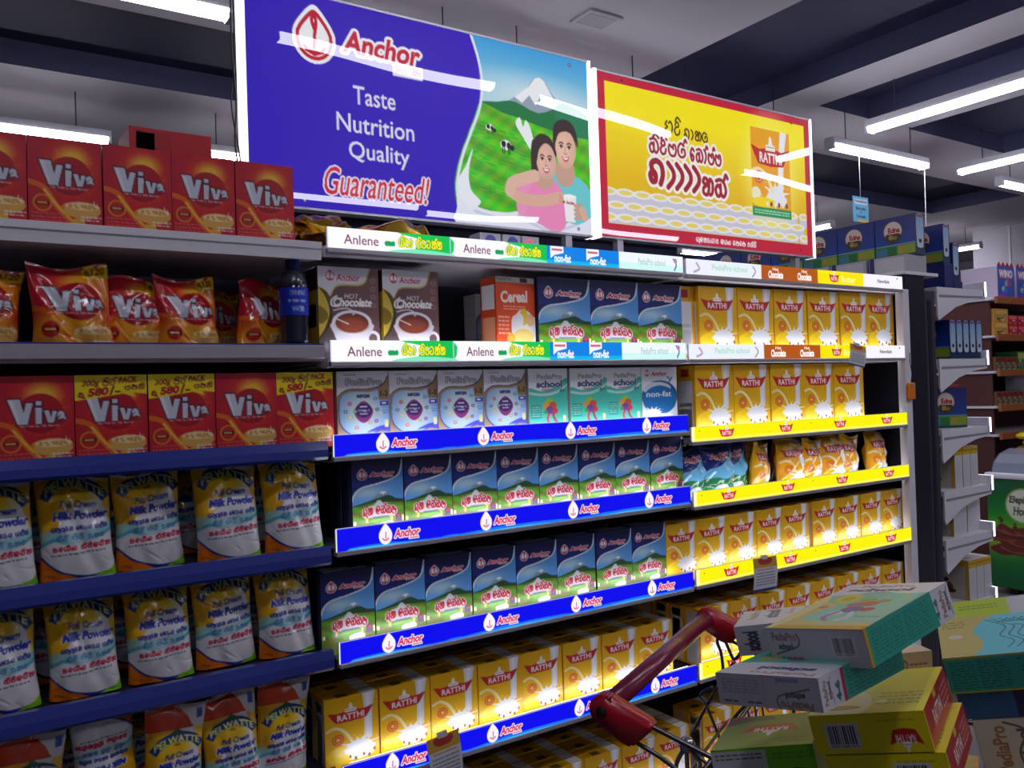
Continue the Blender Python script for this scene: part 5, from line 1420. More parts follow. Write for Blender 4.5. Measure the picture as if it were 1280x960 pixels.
q = MB(); q.tube([(5.915, 2.17, 2.3), (5.93, 2.17, 3.20)], .003, mat('string_white'), 6); tag(q.build('hanging_string'), 'thin white string hanging over the blue cereal cartons', 'string')

# ------------------------------------------------------------------ far wooden shelving, behind the freezer
M_WOOD = mat('wood_plank', (168, 96, 56), rough=.5, vary=.12, scale=20)
M_BRN = mat('unit_brown', (92, 52, 50), rough=.6, vary=.08)
fu = empty('wooden_shelving', (7.9, 2.2, 0), 0, 'tall brown wooden shelving with orange planks beyond the freezer', 'shelving')
def fup(n, mb): return mb.build(n, fu, (-7.9, -2.2, 0))
m = MB(); m.box(6.42, 9.4, 2.42, 2.45, 0, 2.14, M_BRN); fup('back_panel', m)
for x in (6.42, 9.38):
    m = MB(); m.box(x, x+.02, 1.95, 2.42, 0, 2.12, M_BRN); fup('side_panel', m)
FZ = [2.14, 1.835, 1.545, 1.26, 1.03]
for k, z in enumerate(FZ):
    m = MB(); m.box(6.40, 9.42, 1.92, 2.42, z-.02, z, M_WS, .002); fup('shelf_board', m)
    m = MB(); m.box(6.44, 9.42, 1.895, 1.919, z-.045, z+.012, M_WOOD, .003); fup('front_plank', m)
def art_small(w, h, c0, c1, seed, word=None):
    a = Art(w, h, .006, c0, 2); r = random.Random(seed)
    a.rect(.1, .1, .9, .4, c1)
    for i in range(6): a.ell(r.uniform(.2, .8), r.uniform(.45, .9), .12, .08, [r.randint(60, 240) for _ in range(3)])
    if word: a.text(word, .1, .12, .9, .36, (245, 240, 240), bold=.06)
    return a
def small_kind(name, w, d, h, art, col, jag=False):
    b = MB(); b.box(-w/2, w/2, 0, d, 0, h, card(*col), .002)
    if jag:
        for k in range(4): b.prism([(-w/2+w*k/4, h), (-w/2+w*(k+.5)/4, h+.035), (-w/2+w*(k+1)/4, h)], 1, 0, .004, card('jag_red', (180, 60, 70)))
    return b.mesh(name), grid_mesh('front_panel', art, M_CARDPLAIN)
kinds = {
 'wino': small_kind('drink_tray', .27, .30, .27, art_small(.27, .27, (70, 100, 190), (150, 90, 150), 3, 'WINO'), ('wino', (190, 180, 200)), True),
 'orange': small_kind('biscuit_box', .22, .2, .11, art_small(.22, .11, (220, 160, 60), (240, 200, 110), 5), ('obox', (210, 150, 70))),
 'red': small_kind('biscuit_box', .15, .2, .085, art_small(.15, .085, (210, 30, 60), (240, 120, 130), 6), ('rbox', (190, 30, 50))),
 'jar': small_kind('spice_box', .085, .15, .115, art_small(.085, .115, (120, 100, 60), (140, 30, 40), 8), ('jbox', (120, 90, 60))),
 'green': small_kind('tea_box', .13, .18, .16, art_small(.13, .16, (60, 130, 60), (190, 200, 110), 9), ('gbox', (60, 120, 60))),
 'tin': small_kind('milk_tin', .13, .15, .12, art_small(.13, .12, (90, 100, 150), (215, 215, 225), 10), ('tbox', (170, 170, 185)))}
def far_item(k, x, z, label, group, y=1.93):
    b_, f_ = kinds[k]; nm = b_.name.split('.')[0]
    o = link(nm, b_, None, (x, y, z)); tag(o, label, 'box', group); link('front_panel', f_, o, (0, -.002, 0))
for i in range(8): far_item('wino', 6.66+.31*i, 2.1405, 'purple drink tray with jagged red top, %s from left on the wooden shelving' % ORD[i], 'drink trays')
far_item('orange', 6.555, 1.8355, 'yellow orange biscuit box, lower of the pair on the second wooden shelf', None); far_item('orange', 6.562, 1.946, 'yellow orange biscuit box, upper of the pair on the second wooden shelf', None)
for i in range(14): far_item('red', 6.752+.155*(i//2), 1.8355+.086*(i % 2), 'red biscuit box on the second wooden shelf, %s column, %s' % (ORD[i//2], ['bottom', 'top'][i % 2]), 'red biscuit boxes')
for i in range(4): far_item('jar', 6.49+.088*i, 1.5455, 'small dark red and cream spice box, %s from left on the third wooden shelf' % ORD[i], 'spice boxes upper')
for i in range(12): far_item('green', 6.87+.135*i, 1.5455, 'green and yellow tea box, %s from left on the third wooden shelf' % ORD[i], 'tea boxes')
for i in range(5): far_item('jar', 6.49+.088*i, 1.2605, 'small dark red and cream spice box, %s from left on the fourth wooden shelf' % ORD[i], 'spice boxes lower')
for i in range(14): far_item('tin', 6.96+.135*(i//2), 1.2605+.121*(i % 2), 'grey white tin box on the fourth wooden shelf, %s column, %s' % (ORD[i//2], ['bottom', 'top'][i % 2]), 'grey tin boxes')
# bin of yellow packets
M_YP = mat('yellow_packet', (226, 206, 24), rough=.3, coat=.4, bump=.1, scale=30, vary=.1)
bn = MB(); bn.box(6.15, 7.3, 1.50, 1.85, 0, .78, M_BRN, .004); tag(bn.build('low_display_bin'), 'low brown display bin behind the freezer holding yellow packets', 'bin')
pk = MB(); bm = bmesh.new(); bmesh.ops.create_uvsphere(bm, u_segments=16, v_segments=10, radius=1)
for v in bm.verts:
    x, y, z = v.co; v.co = Vector((math.copysign(abs(x)**.6, x)*.10, math.copysign(abs(y)**.7, y)*.07, z*.028))
pk.add([v.co[:] for v in bm.verts], [[v.index for v in f.verts] for f in bm.faces], M_YP, True); bm.free()
pk.box(-.05, .05, -.03, .03, .0255, .0285, mat('packet_print', (190, 150, 30), .4), .0)
pme = pk.mesh('yellow_packet')
n_ = 0
for lay in range(5):
    for i in range(5):
        for j in range(1 if lay < 4 else 1):
            if lay == 4 and i > 2: continue
            o = link('yellow_packet', pme, None, (6.27+.236*i+.05*(lay % 2), 1.60+.02*(lay % 3), .815+.056*lay), (random.uniform(-.05, .05), random.uniform(-.06, .06), random.uniform(-.2, .2)))
            tag(o, 'yellow packet in the pile behind the freezer, %s layer from below, %s from left' % (ORD[lay], ORD[i]), 'packet', 'yellow packets in the pile')
            n_ += 1
q = MB(); q.tube(catmull([(6.16, 1.48, 1.0), (6.25, 1.45, 1.05), (6.45, 1.40, 1.05), (6.62, 1.38, 1.02)], 6), .012, M_WS, 8); q.tube([(6.16, 1.48, 0), (6.16, 1.48, 1.0)], .012, M_WS, 8)
q.tube([(6.62, 1.38, .0), (6.62, 1.38, 1.02)], .010, M_WS, 8); 
tag(q.build('wire_rail'), 'curved white wire rail above the yellow packets', 'rail')

# ------------------------------------------------------------------ ice cream freezer
fz = empty('chest_freezer', (5.75, .55, 0), 0, 'green ice cream chest freezer with white rim, curved glass lid and chocolate splash picture', 'freezer')
fz_w = 1.9
a = Art(fz_w, .72, .006, (20, 120, 50), 2)
a.rect(0, 0, 1, 1, lambda X, Y: np.stack([14+150*np.exp(-((Y-.55)/.16)**2), 96+84*np.exp(-((Y-.5)/.25)**2), 50-12*np.exp(-((Y-.5)/.2)**2)+10*X], -1))
for cx, s_ in ((.105, 1.0), (.58, .9)):
    r = random.Random(4)
    a.poly([(cx-.09, .52), (cx-.06, .42), (cx-.02, .46), (cx+.03, .44), (cx+.10, .50), (cx+.22, .46), (cx+.26, .60), (cx+.2, .70), (cx+.1, .72), (cx+.0, .70), (cx-.06, .72), (cx-.10, .66), (cx-.06, .60), (cx-.12, .56)], (104, 44, 34), 4)
    for i in range(14):
        x = cx+r.uniform(-.08, .2); y = r.uniform(.48, .68)
        a.stroke([(x-.04, y-.02), (x, y+.02), (x+.05, y+.01)], .009, (150, 76, 58), 5); a.stroke([(x-.03, y+.02), (x+.04, y+.04)], .005, (70, 26, 22), 0)
    for i in range(7): a.circ(cx+r.uniform(-.12, .0), r.uniform(.36, .46), .005, (90, 40, 30))
    a.ell(cx+.02, .24, .062, .165, (150, 180, 100)); a.ell(cx+.02, .24, .057, .15, (222, 226, 200))
    a.text('Elephant', cx-.028, .15, cx+.068, .235, (40, 50, 35), shear=.15, bold=.03); a.text('House', cx-.015, .25, cx+.055, .33, (40, 50, 35), shear=.15, bold=.03)
sk = Vector((5.375, 1.475, 0))
fzm = grid_mesh('printed_side', a, M_PRINT, lambda U, V: np.stack([-.38+0*U, .93-U*fz_w, .07+V*.72], -1)); link('printed_side', fzm, fz)
m = MB(); m.box(-.378, .378, -.97, .93, .04, .80, mat('freezer_green', (24, 110, 54), .3, coat=.4), .02); m.build('cabinet', fz)
m = MB(); m.box(-.395, .395, -.985, .945, .795, .835, M_WS, .012); m.build('rim', fz)
ll = MB(); pr = [(-.36, .835), (-.33, .90), (-.24, .955), (-.1, .985), (.1, .985), (.24, .955), (.33, .90), (.36, .835)]
for i in range(len(pr)-1):
    ll.add([(pr[i][0], -.95, pr[i][1]), (pr[i+1][0], -.95, pr[i+1][1]), (pr[i+1][0], .91, pr[i+1][1]), (pr[i][0], .91, pr[i][1])], [(0, 1, 2, 3)], mat('freezer_lid_glass', (176, 186, 208), rough=.06, trans=.35, metal=.1, coat=1.0), True)
ll.prism([(p[0], p[1]) for p in pr], 1, .905, .915, mat('lid_frame_dark', (40, 44, 60), .4)); ll.prism([(p[0], p[1]) for p in pr], 1, -.955, -.945, mat('lid_frame_dark'))
ll.build('glass_lid', fz)
for sx in (-1, 1):
    for sy in (-1, 1):
        m = MB(); m.box(sx*.30-.03, sx*.30+.03, sy*.8-.03, sy*.8+.03, 0, .045, mat('rubber_black', (24, 24, 26), .7), .004); m.build('foot', fz)

# ------------------------------------------------------------------ shopping trolley
M_CR = mat('trolley_red_plastic', (196, 22, 44), rough=.32, coat=.3, bump=.01, scale=30)
M_TB = mat('trolley_handle_tube', (128, 26, 66), rough=.28, coat=.3)
M_ST = mat('trolley_steel', (105, 103, 112), rough=.25, metal=.9)
M_CH = mat('trolley_chrome', (190, 190, 198), rough=.12, metal=1.0)
HO = Vector((.134, -.674, 0)); HU = Vector((.8881, .4597, 0)); HV = Vector((.4597, -.8881, 0))
tr = link('shopping_trolley', None); tr.empty_display_size = .1
tr.matrix_world = Matrix(((HU.x, HV.x, 0, HO.x), (HU.y, HV.y, 0, HO.y), (0, 0, 1, 0), (0, 0, 0, 1)))   # local x along the handle, local y forward
tag(tr, 'wire shopping trolley with red handle, heaped with milk powder cartons', 'trolley')
def trp(n, mb): return mb.build(n, tr)
m = MB(); m.tube([(.012, 0, 1.05), (.26, 0, 1.05), (.50, 0, 1.05)], .0150, M_TB, 24)
hnd = trp('handle', m)
m = MB()
m.tube([(.09+.004*k, -.0118+.0014*((k*7) % 5)/4, 1.0600-.0010*((k*7) % 5)/4) for k in range(86)], .0009, mat('handle_highlight', (214, 200, 208), .4), 4)  # pale wavy line laid on the tube as its painted highlight
m.build('painted_highlight', hnd)
def bracket(x0, x1):
    mb = MB()
    out = [(.021*math.cos(t), 1.05+.021*math.sin(t)) for t in np.linspace(math.radians(50), math.radians(235), 12)]
    poly = out + [(.030, 1.008), (.042, 1.006), (.072, 1.034), (.070, 1.042)]
    bm = bmesh.new()
    vs = [bm.verts.new((x0, p[0], p[1])) for p in poly]; f = bm.faces.new(vs)
    r_ = bmesh.ops.extrude_face_region(bm, geom=[f]); 
    for g in r_['geom']:
        if isinstance(g, bmesh.types.BMVert): g.co.x = x1
    bmesh.ops.recalc_face_normals(bm, faces=bm.faces[:]); bmesh.ops.bevel(bm, geom=bm.edges[:], offset=.0035, segments=2, affect='EDGES'); bm.verts.index_update()
    mb.add([v.co[:] for v in bm.verts], [[v.index for v in f.verts] for f in bm.faces], M_CR, True); bm.free()
    return mb
b1 = trp('handle_bracket', bracket(-.014, .016)); b2 = trp('handle_bracket', bracket(.496, .526))
for x, par in ((-.0145, b1), (.5265, b2)):
    q = MB(); s_ = -1 if x < 0 else 1
    q.tube([(x, 0, 1.05), (x+s_*.003, 0, 1.05)], .0075, mat('rubber_black', (24, 24, 26), .7), 16); q.build('screw_cap', par)
for x in (0.0, .511):
    m = MB(); m.tube(catmull([(x, .055, 1.040), (x, .1255, 1.0164), (x, .1816, 1.000), (x, .35, .962), (x-.02 if x > .2 else x+.02, .62, .93)], 4), .0036, M_ST, 10); trp('frame_tube', m)
    m = MB(); m.tube(catmull([(x, .028, 1.016), (x, .089, .990), (x, .13, .955), (x, .155, .90), (x, .165, .55)], 4), .0032, M_ST, 10); trp('frame_tube', m)
m = MB(); m.tube(catmull([(.47, -.028, .8335), (.47, .002, .8903), (.47, .0319, .9427), (.47, .06, .985)], 3), .0032, M_ST, 8)
m.tube(catmull([(.46, .0207, .9355), (.46, -.004, .918), (.46, .0052, .90), (.46, .0285, .8432), (.46, .05, .78)], 4), .0030, M_ST, 8); trp('seat_wire', m)
m = MB(); m.tube(catmull([(.5, .029, .94), (.5, .0287, .9646), (.5, .026, .9887), (.5, .0196, 1.009), (.5, .0253, 1.0201), (.5, .0339, 1.0141), (.5, .0437, .9909), (.5, .0503, .9795), (.5, .0591, .9858), (.5, .075, 1.01)], 5), .0032, M_ST, 8); trp('seat_wire', m)
m = MB(); m.tube(catmull([(.49, .0782, .9055), (.49, .0464, .8666), (.49, .03, .83)], 3), .003, M_ST, 8); trp('seat_wire', m)
m = MB()
bm = bmesh.new(); bmesh.ops.create_uvsphere(bm, u_segments=16, v_segments=10, radius=.014)
m.add([(v.co.x+.25, v.co.y+.034, v.co.z+.909) for v in bm.verts], [[v.index for v in f.verts] for f in bm.faces], M_CH, True); bm.free()
for dy, dz in ((-.012, -.06), (0, -.08), (.014, -.07)): m.tube(catmull([(.25, .034, .909), (.25+dy, .034+dy*1.2, .88), (.25+dy*.8, .034+dy, .909+dz)], 4), .004, M_CH, 8)
m.tube([(.25, .034, .909), (.25, .10, .86)], .003, M_ST, 8); m.tube([(.02, .034, .86), (.49, .034, .86)], .003, M_ST, 8); trp('coin_lock', m)
# basket
def P_(x, y, z): return (x, y, z)
rim = [(-.02, .10, .93), (.53, .10, .93), (.50, .92, .90), (.01, .92, .90)]
bot = [(.02, .17, .50), (.49, .17, .50), (.46, .80, .55), (.05, .80, .55)]
m = MB(); m.tube([*rim, rim[0]], .0045, M_ST, 8); trp('basket_rim', m)
m = MB(); m.tube([*bot, bot[0]], .004, M_ST, 8); trp('basket_base', m)
def lerp(a_, b_, t): return tuple(a_[k]+(b_[k]-a_[k])*t for k in range(3))
for w in range(4):
    a0, a1, c0, c1 = rim[w], rim[(w+1) % 4], bot[w], bot[(w+1) % 4]
    n = 12 if w % 2 == 0 else 18
    m = MB()
    for k in range(1, n): m.tube([lerp(a0, a1, k/n), lerp(c0, c1, k/n)], .0018, M_ST, 5, False)
    for k in (1, 2, 3, 4): m.tube([lerp(a0, c0, k/5), lerp(a1, c1, k/5)], .0022, M_ST, 5, False)
    o = trp('wire_side', m); o['kind'] = 'stuff'
m = MB()
for k in range(1, 16): m.tube([lerp(bot[0], bot[3], k/16), lerp(bot[1], bot[2], k/16)], .0018, M_ST, 5, False)
for k in range(1, 6): m.tube([lerp(bot[0], bot[1], k/6), lerp(bot[3], bot[2], k/6)], .0018, M_ST, 5, False)
o = trp('wire_floor', m); o['kind'] = 'stuff'
for x in (.04, .47):
    m = MB(); m.tube(catmull([(x, .165, .56), (x, .10, .40), (x, .06, .20), (x, .12, .15), (x, .80, .17), (x, .90, .20)], 5), .010, M_ST, 10); trp('chassis_rail', m)
    m = MB(); m.tube([(x, .80, .17), (x, .78, .55)], .007, M_ST, 8); trp('chassis_strut', m)
m = MB(); m.tube([(.04, .12, .15), (.47, .12, .15)], .008, M_ST, 8); m.tube([(.04, .80, .17), (.47, .80, .17)], .008, M_ST, 8); trp('chassis_cross_bar', m)
for x in (.04, .47):
    for y in (.12, .82):
        m = MB(); m.tube([(x-.012, y, .05), (x+.012, y, .05)], .050, mat('rubber_black', (24, 24, 26), .7), 24)
        wl = trp('wheel', m)
        m = MB(); m.box(x-.018, x-.015, y-.015, y+.015, .04, .125, M_CH); m.box(x+.015, x+.018, y-.015, y+.015, .04, .125, M_CH); m.box(x-.018, x+.018, y-.018, y+.018, .12, .15, M_CH, .002); m.build('fork', wl)

# ------------------------------------------------------------------ cartons heaped in the trolley
def barcode(a, x0, y0, x1, y1, seed=2):
    a.rect(x0, y0, x1, y1, (205, 205, 212)); r = random.Random(seed); x = x0+.1*(x1-x0)
    while x < x1-.12*(x1-x0):
        w = r.choice((.02, .035, .05))*(x1-x0); a.rect(x, y0+.1*(y1-y0), x+w, y1-.16*(y1-y0), (30, 30, 50)); x += w+r.choice((.02, .03, .04))*(x1-x0)
    a.scribble(x0+.1*(x1-x0), y1-.13*(y1-y0), x1-.1*(x1-x0), y1-.03*(y1-y0), 1, (60, 60, 80), seed)
def pp_logo(a, x0, y0, x1, y1, flip=False, vert=False, col=(120, 112, 110)):
    w, h = x1-x0, y1-y0
    if vert:
        a.text('PediaPro', x0, y0+.05*h, x0+.42*w, y1-.05*h, (150, 110, 90), bold=.03, vert=True); a.text('school', x0+.5*w, y0+.15*h, x0+.85*w, y1-.2*h, (80, 80, 95), bold=.04, vert=True)
        a.stroke([(x0+.95*w, y0), (x0+.7*w, y0+.3*h), (x0+.9*w, y0+.6*h), (x0+1.0*w, y1)], .012*h+.004, (90, 90, 100), 6)
        return
    f = (lambda ya, yb: (y1-(yb-y0), y1-(ya-y0))) if flip else (lambda ya, yb: (ya, yb))
    p, q = f(y0, y0+.38*h); a.text('PediaPro', x0, p, x1, q, (150, 110, 100), bold=.03, flip=flip)
    p, q = f(y0+.48*h, y0+.78*h); a.text('school', x0+.2*w, p, x0+.8*w, q, (80, 80, 95), bold=.05, flip=flip)
    yy = [.0, .35, .55, 1.0]
    pts = [(x1+.02*w, y0+.05*h), (x1+.10*w, y0+.3*h), (x1-.02*w, y0+.62*h), (x0+.3*w, y0+.9*h), (x0+.05*w, y0+1.0*h)]
    if flip: pts = [(x0+x1-px, y0+y1-py) for px, py in pts]
    a.stroke(pts, .022, (95, 95, 105), 6)
def cart_box(name, w, l, t, O, R, label, col, top=None, front=None, right=None, left=None, cat='carton', group='cartons heaped in the trolley'):
    b = MB(); b.box(0, w, 0, l, -t, 0, card(*col), .0012)
    o = b.build(name)
    R_ = R
    o.matrix_world = Matrix(((R_[0][0], R_[0][1], R_[0][2], O[0]), (R_[1][0], R_[1][1], R_[1][2], O[1]), (R_[2][0], R_[2][1], R_[2][2], O[2]), (0, 0, 0, 1)))
    tag(o, label, cat, group)
    e = .0004
    if top is not None: link('top_panel', grid_mesh('top_panel', top, M_PRINT, lambda U, V: np.stack([U*w, V*l, U*0+e], -1)), o)
    if front is not None: link('end_panel', grid_mesh('end_panel', front, M_PRINT, lambda U, V: np.stack([U*w, U*0-e, -t+V*t], -1)), o)
    if right is not None: link('side_panel', grid_mesh('side_panel', right, M_PRINT, lambda U, V: np.stack([U*0+w+e, U*l, -t+V*t], -1)), o)
    if left is not None: link('side_panel', grid_mesh('side_panel', left, M_PRINT, lambda U, V: np.stack([U*0-e, l-U*l, -t+V*t], -1)), o)
    return o
S_ = .0010
def teal_side(l, t, whitefrom=.76, upside=False):
    a = Art(l, t, S_, (56, 170, 150)); a.rect(0, 0, .03, 1, (200, 160, 40))
    a.scribble(.06, .12, .4, .9, 9, (30, 120, 105), 4, .7); a.scribble(.43, .12, .72, .9, 9, (30, 120, 105), 9, .7)
    if whitefrom < 1:
        a.poly([(whitefrom, 0), (1, 0), (1, 1), (whitefrom+.03, 1)], (222, 222, 230))
        a.text('4-6', whitefrom+.015, .25, whitefrom+.055, .85, (60, 110, 110), bold=.06, vert=True); pp_logo(a, whitefrom+.09, .08, whitefrom+.21, .9, vert=True)
    return a
# T: the topmost
RT = [[0.05311708828421691, 0.991910327219329, -0.11529300796955533], [-0.9804183862948876, 0.07372635387863846, 0.18260397738695006], [0.18962690406678312, 0.10333599323686182, 0.9764032516106083]]
a = Art(.1265, .1893, S_, (120, 212, 192))
a.rect(0, 0, 1, 1, lambda X, Y: np.stack([110+40*Y, 208+6*Y, 190-8*X], -1))
a.poly([(-.05, -.05), (1.05, -.05), (1.05, .20), (.8, .25), (.5, .2), (.2, .27), (-.05, .25)], (226, 226, 230), 3); a.poly([(-.05, .45), (.3, .5), (.2, .7), (.3, .85), (1.05, .88), (1.05, 1.05), (-.05, 1.05)], (214, 196, 120), 3)
a.rect(0, .93, 1, 1, (206, 168, 40)); a.poly([(-.05, .3), (.12, .4), (.1, .9), (-.05, .95)], (226, 220, 150), 3)
a.text('PediaPro', .20, .045, .75, .10, (150, 130, 120), bold=.02); a.text('school', .12, .115, .80, .195, (70, 80, 120), bold=.06, outs=[((235, 235, 240), .008)]); a.text('champ', .35, .21, .6, .24, (210, 90, 140), bold=.03)
a.ell(.30, .36, .13, .10, (226, 214, 40), soft=.2); a.ell(.3, .36, .07, .05, (190, 190, 50))
for x, y, r_, c in [(.55, .40, .08, (150, 190, 70)), (.5, .50, .09, (190, 110, 130)), (.62, .48, .09, (200, 90, 80)), (.55, .6, .11, (120, 90, 160)), (.7, .6, .07, (190, 70, 80)), (.45, .68, .07, (225, 215, 235)), (.72, .42, .06, (170, 150, 90)), (.85, .3, .04, (220, 190, 90)), (.2, .55, .05, (200, 120, 80))]: a.ell(x, y, r_, r_*.6, c)
a.stroke([(.45, .66), (.40, .76), (.48, .83)], .016, (170, 110, 190), 5); a.stroke([(.6, .66), (.64, .76), (.58, .82)], .018, (225, 220, 240), 5); a.text('healthy', .7, .73, .95, .77, (70, 90, 100), shear=.2)
f = Art(.1265, .0409, .0008, (190, 190, 204)); pp_logo(f, .06, .12, .32, .72); barcode(f, .66, .18, .90, .72); f.rect(.66, .18, .90, .72, (190, 190, 204), .25); f.scribble(.12, .78, .36, .86, 1, (60, 60, 80), 3)
cart_box('child_milk_carton', .1265, .1893, .0409, (0.1658, -0.9343, 1.2128), RT, 'white ended teal milk carton with barcode, topmost of the trolley heap', ('cb_white', (205, 205, 214)), a, f, teal_side(.1893, .0409, .77), None)
# LU: pale carton beneath T at the back left
RL = RT
a = Art(.12, .075, .0014, (222, 222, 226)); a.text('PediaPro', .1, .06, .2, .6, (160, 130, 90), bold=.02, vert=True); a.text('school', .26, .1, .42, .6, (70, 76, 100), bold=.05, vert=True); a.text('champ', .5, .1, .58, .45, (210, 90, 130), vert=True); a.rect(.66, 0, 1, 1, (120, 205, 190))
f = Art(.12, .036, S_, (196, 196, 208)); f.text('school', .08, .2, .24, .85, (60, 60, 76), bold=.05, vert=True); f.scribble(.4, .1, .6, .9, 6, (60, 60, 80), 3)
cart_box('child_milk_carton', .12, .075, .036, (.186, -.868, 1.196), [[.50, .858, -.115], [-.848, .51, .15], [.175, -.01, .98]], 'pale milk carton sticking out behind the topmost one, next to the handle', ('cb_white', (205, 205, 214)), a, f)
# S: second, turned round
RSm = [[0.14404670172285428, 0.9893852004893466, -0.01916957940048529], [-0.9742402548121614, 0.14518512300257747, 0.17256073122594245], [0.1735121714038274, -0.006181028260110036, 0.9848123279408916]]
a = Art(.1259, .1906, S_, (90, 205, 180)); a.poly([(-.05, .78), (.4, .70), (1.05, .72), (1.05, 1.05), (-.05, 1.05)], (216, 216, 226), 3)
a.text('school', .30, .80, .85, .88, (50, 60, 110), bold=.07, flip=True, outs=[((235, 235, 245), .008)]); a.text('PediaPro', .3, .91, .92, .965, (180, 120, 90), bold=.02, flip=True); a.ell(.2, .62, .12, .05, (190, 190, 110)); a.ell(.5, .55, .15, .1, (150, 90, 120))
f = Art(.1259, .0339, .0008, (184, 184, 200)); pp_logo(f, .62, .34, .92, .98, flip=True); f.rect(.60, .06, .82, .18, (120, 130, 180), .7); f.rect(.60, .22, .62, .24, (120, 120, 130))
f.rect(.045, .10, .47, .105, (140, 140, 160)); f.scribble(.05, .14, .44, .62, 5, (130, 130, 150), 6, .6); f.scribble(.06, .8, .2, .92, 1, (60, 60, 80), 2); f.scribble(.3, .8, .44, .92, 1, (60, 60, 80), 5); f.rect(.47, .05, .474, .95, (150, 150, 165))
rs = Art(.1906, .0339, .0008, (60, 172, 152)); rs.rect(0, 0, .24, 1, (214, 214, 224)); rs.poly([(.24, 0), (.27, 0), (.27, 1), (.24, 1)], (196, 40, 80)); pp_logo(rs, .03, .1, .13, .9, vert=True); rs.text('4-6', .16, .3, .215, .9, (50, 110, 110), bold=.06, vert=True); rs.scribble(.3, .1, .95, .9, 7, (30, 120, 105), 4, .7)
cart_box('child_milk_carton', .1259, .1906, .0339, (0.0891, -0.9267, 1.175), RSm, 'white ended teal milk carton with upside down print, second in the trolley heap', ('cb_white', (205, 205, 214)), a, f, rs)
# Y and the one beneath it
RY = [[0.38021220654012744, 0.9209736127335012, -0.0851250999754817], [-0.8958136978921417, 0.389592152035114, 0.21385923814698907], [0.23012278606439543, -0.005055662232272495, 0.9731484694605059]]
def y_top():
    a = Art(.1293, .1732, S_, (176, 196, 40)); a.rect(0, 0, 1, 1, lambda X, Y: np.stack([150+60*X, 178+24*X, 50-20*X], -1))
    a.poly([(-.05, .4), (.3, .45), (.5, .7), (.45, 1.0), (-.05, 1.05)], (214, 214, 190), 3); a.ell(.2, .86, .24, .05, (130, 84, 30)); a.ell(.2, .85, .22, .04, (170, 120, 50)); a.scribble(.55, .55, .95, .85, 4, (110, 140, 40), 3, .8); a.rect(.93, 0, 1, 1, (232, 220, 40)); a.ell(.6, .75, .05, .03, (220, 225, 190))
    return a
def y_front(shift=0.0):
    f = Art(.1293, .0445, .0008, (232, 216, 20)); barcode(f, .12+shift, .22, .42+shift, .86); ribbon(f, .80, .62, .28, .44, flip=-1); f.scribble(.6, .14, .92, .26, 1, (190, 170, 30), 3, .7)
    return f
def y_side():
    r_ = Art(.1732, .0445, S_, (176, 28, 36)); r_.rect(0, 0, .03, 1, (220, 200, 20)); r_.text('RATTHI', .25, .3, .6, .7, (235, 225, 220), bold=.03); r_.scribble(.65, .2, .95, .8, 4, (220, 180, 170), 4); r_.rect(.4, .0, .5, .2, (220, 190, 60))
    return r_
cart_box('milk_powder_carton', .1293, .1732, .0445, (0.2233, -0.9463, 1.0995), RY, 'lime yellow carton with barcode and inverted red ribbon, under the teal ones', ('cb_yel', (226, 210, 30)), y_top(), y_front(), y_side())
dz = Vector((RY[0][2], RY[1][2], RY[2][2])); dx = Vector((RY[0][0], RY[1][0], RY[2][0]))
O2 = Vector((0.2233, -0.9463, 1.0995))-dz*.0462+dx*.008
cart_box('milk_powder_carton', .132, .1732, .0445, tuple(O2), RY, 'lime yellow carton lying directly beneath the barcoded lime yellow one', ('cb_yel', (226, 210, 30)), y_top(), y_front(.44), y_side())
# G
RG = [[0.5457779884115472, 0.8378764407849001, -0.009458189184444063], [-0.8130239202700217, 0.5322535822067131, 0.2360047230384387], [0.2027769524225725, -0.12111644894609755, 0.9717058780108695]]
a = Art(.126, .1693, S_, (110, 170, 40)); a.rect(0, 0, 1, 1, lambda X, Y: np.stack([90+70*Y, 120+70*Y, 36+6*X], -1)); ribbon(a, .52, .45, .6, .24, flip=-1); a.poly([(.0, .3), (.2, .2), (.5, .15), (.4, 0), (0, 0)], (60, 60, 40), 3); a.scribble(.6, .75, .9, .9, 2, (80, 140, 40), 3)
f = Art(.126, .055, .0008, (112, 200, 40)); f.rect(.0, .05, .54, 1, (196, 202, 206)); f.scribble(.04, .1, .5, .26, 2, (60, 80, 60), 3); f.scribble(.1, .45, .5, .9, 3, (90, 120, 90), 5, .7); ribbon(f, .80, .66, .3, .4, flip=-1); f.scribble(.6, .12, .95, .3, 2, (80, 150, 40), 3, .7)
cart_box('milk_powder_carton', .126, .1693, .055, (0.1678, -0.8385, 1.0362), RG, 'bright green carton with red ribbon, lowest at the handle side of the heap', ('cb_grn', (100, 180, 40)), a, f)
# R teal one at the right
RR = [[0.49598128359845717, 0.829902665664713, -0.2554684556694754], [-0.8445484055649959, 0.5294335970027408, 0.08023750383649114], [0.20184290172598648, 0.1759591767623712, 0.963482128083291]]
a = Art(.1882, .1239, S_, (120, 214, 226)); a.rect(0, 0, .22, 1, (206, 196, 90)); a.poly([(.2, 1.0), (.3, .7), (.24, .4), (.34, .1), (.4, 0), (0, 0), (0, 1.05)], (208, 196, 120), 3)
for k in range(9):
    x = .40+.06*k; a.stroke([(x, .2+.05*(k % 3)), (x+.07, .35), (x+.02, .55), (x+.10, .7), (x+.05, .85)], .006, (50, 110, 120), 6); a.stroke([(.34+.05*k, .12), (.42+.05*k, .22), (.5+.05*k, .14)], .006, (50, 110, 120), 5)
a.ell(.12, .5, .05, .05, (226, 220, 210)); a.scribble(.03, .1, .2, .3, 3, (150, 140, 60), 3)
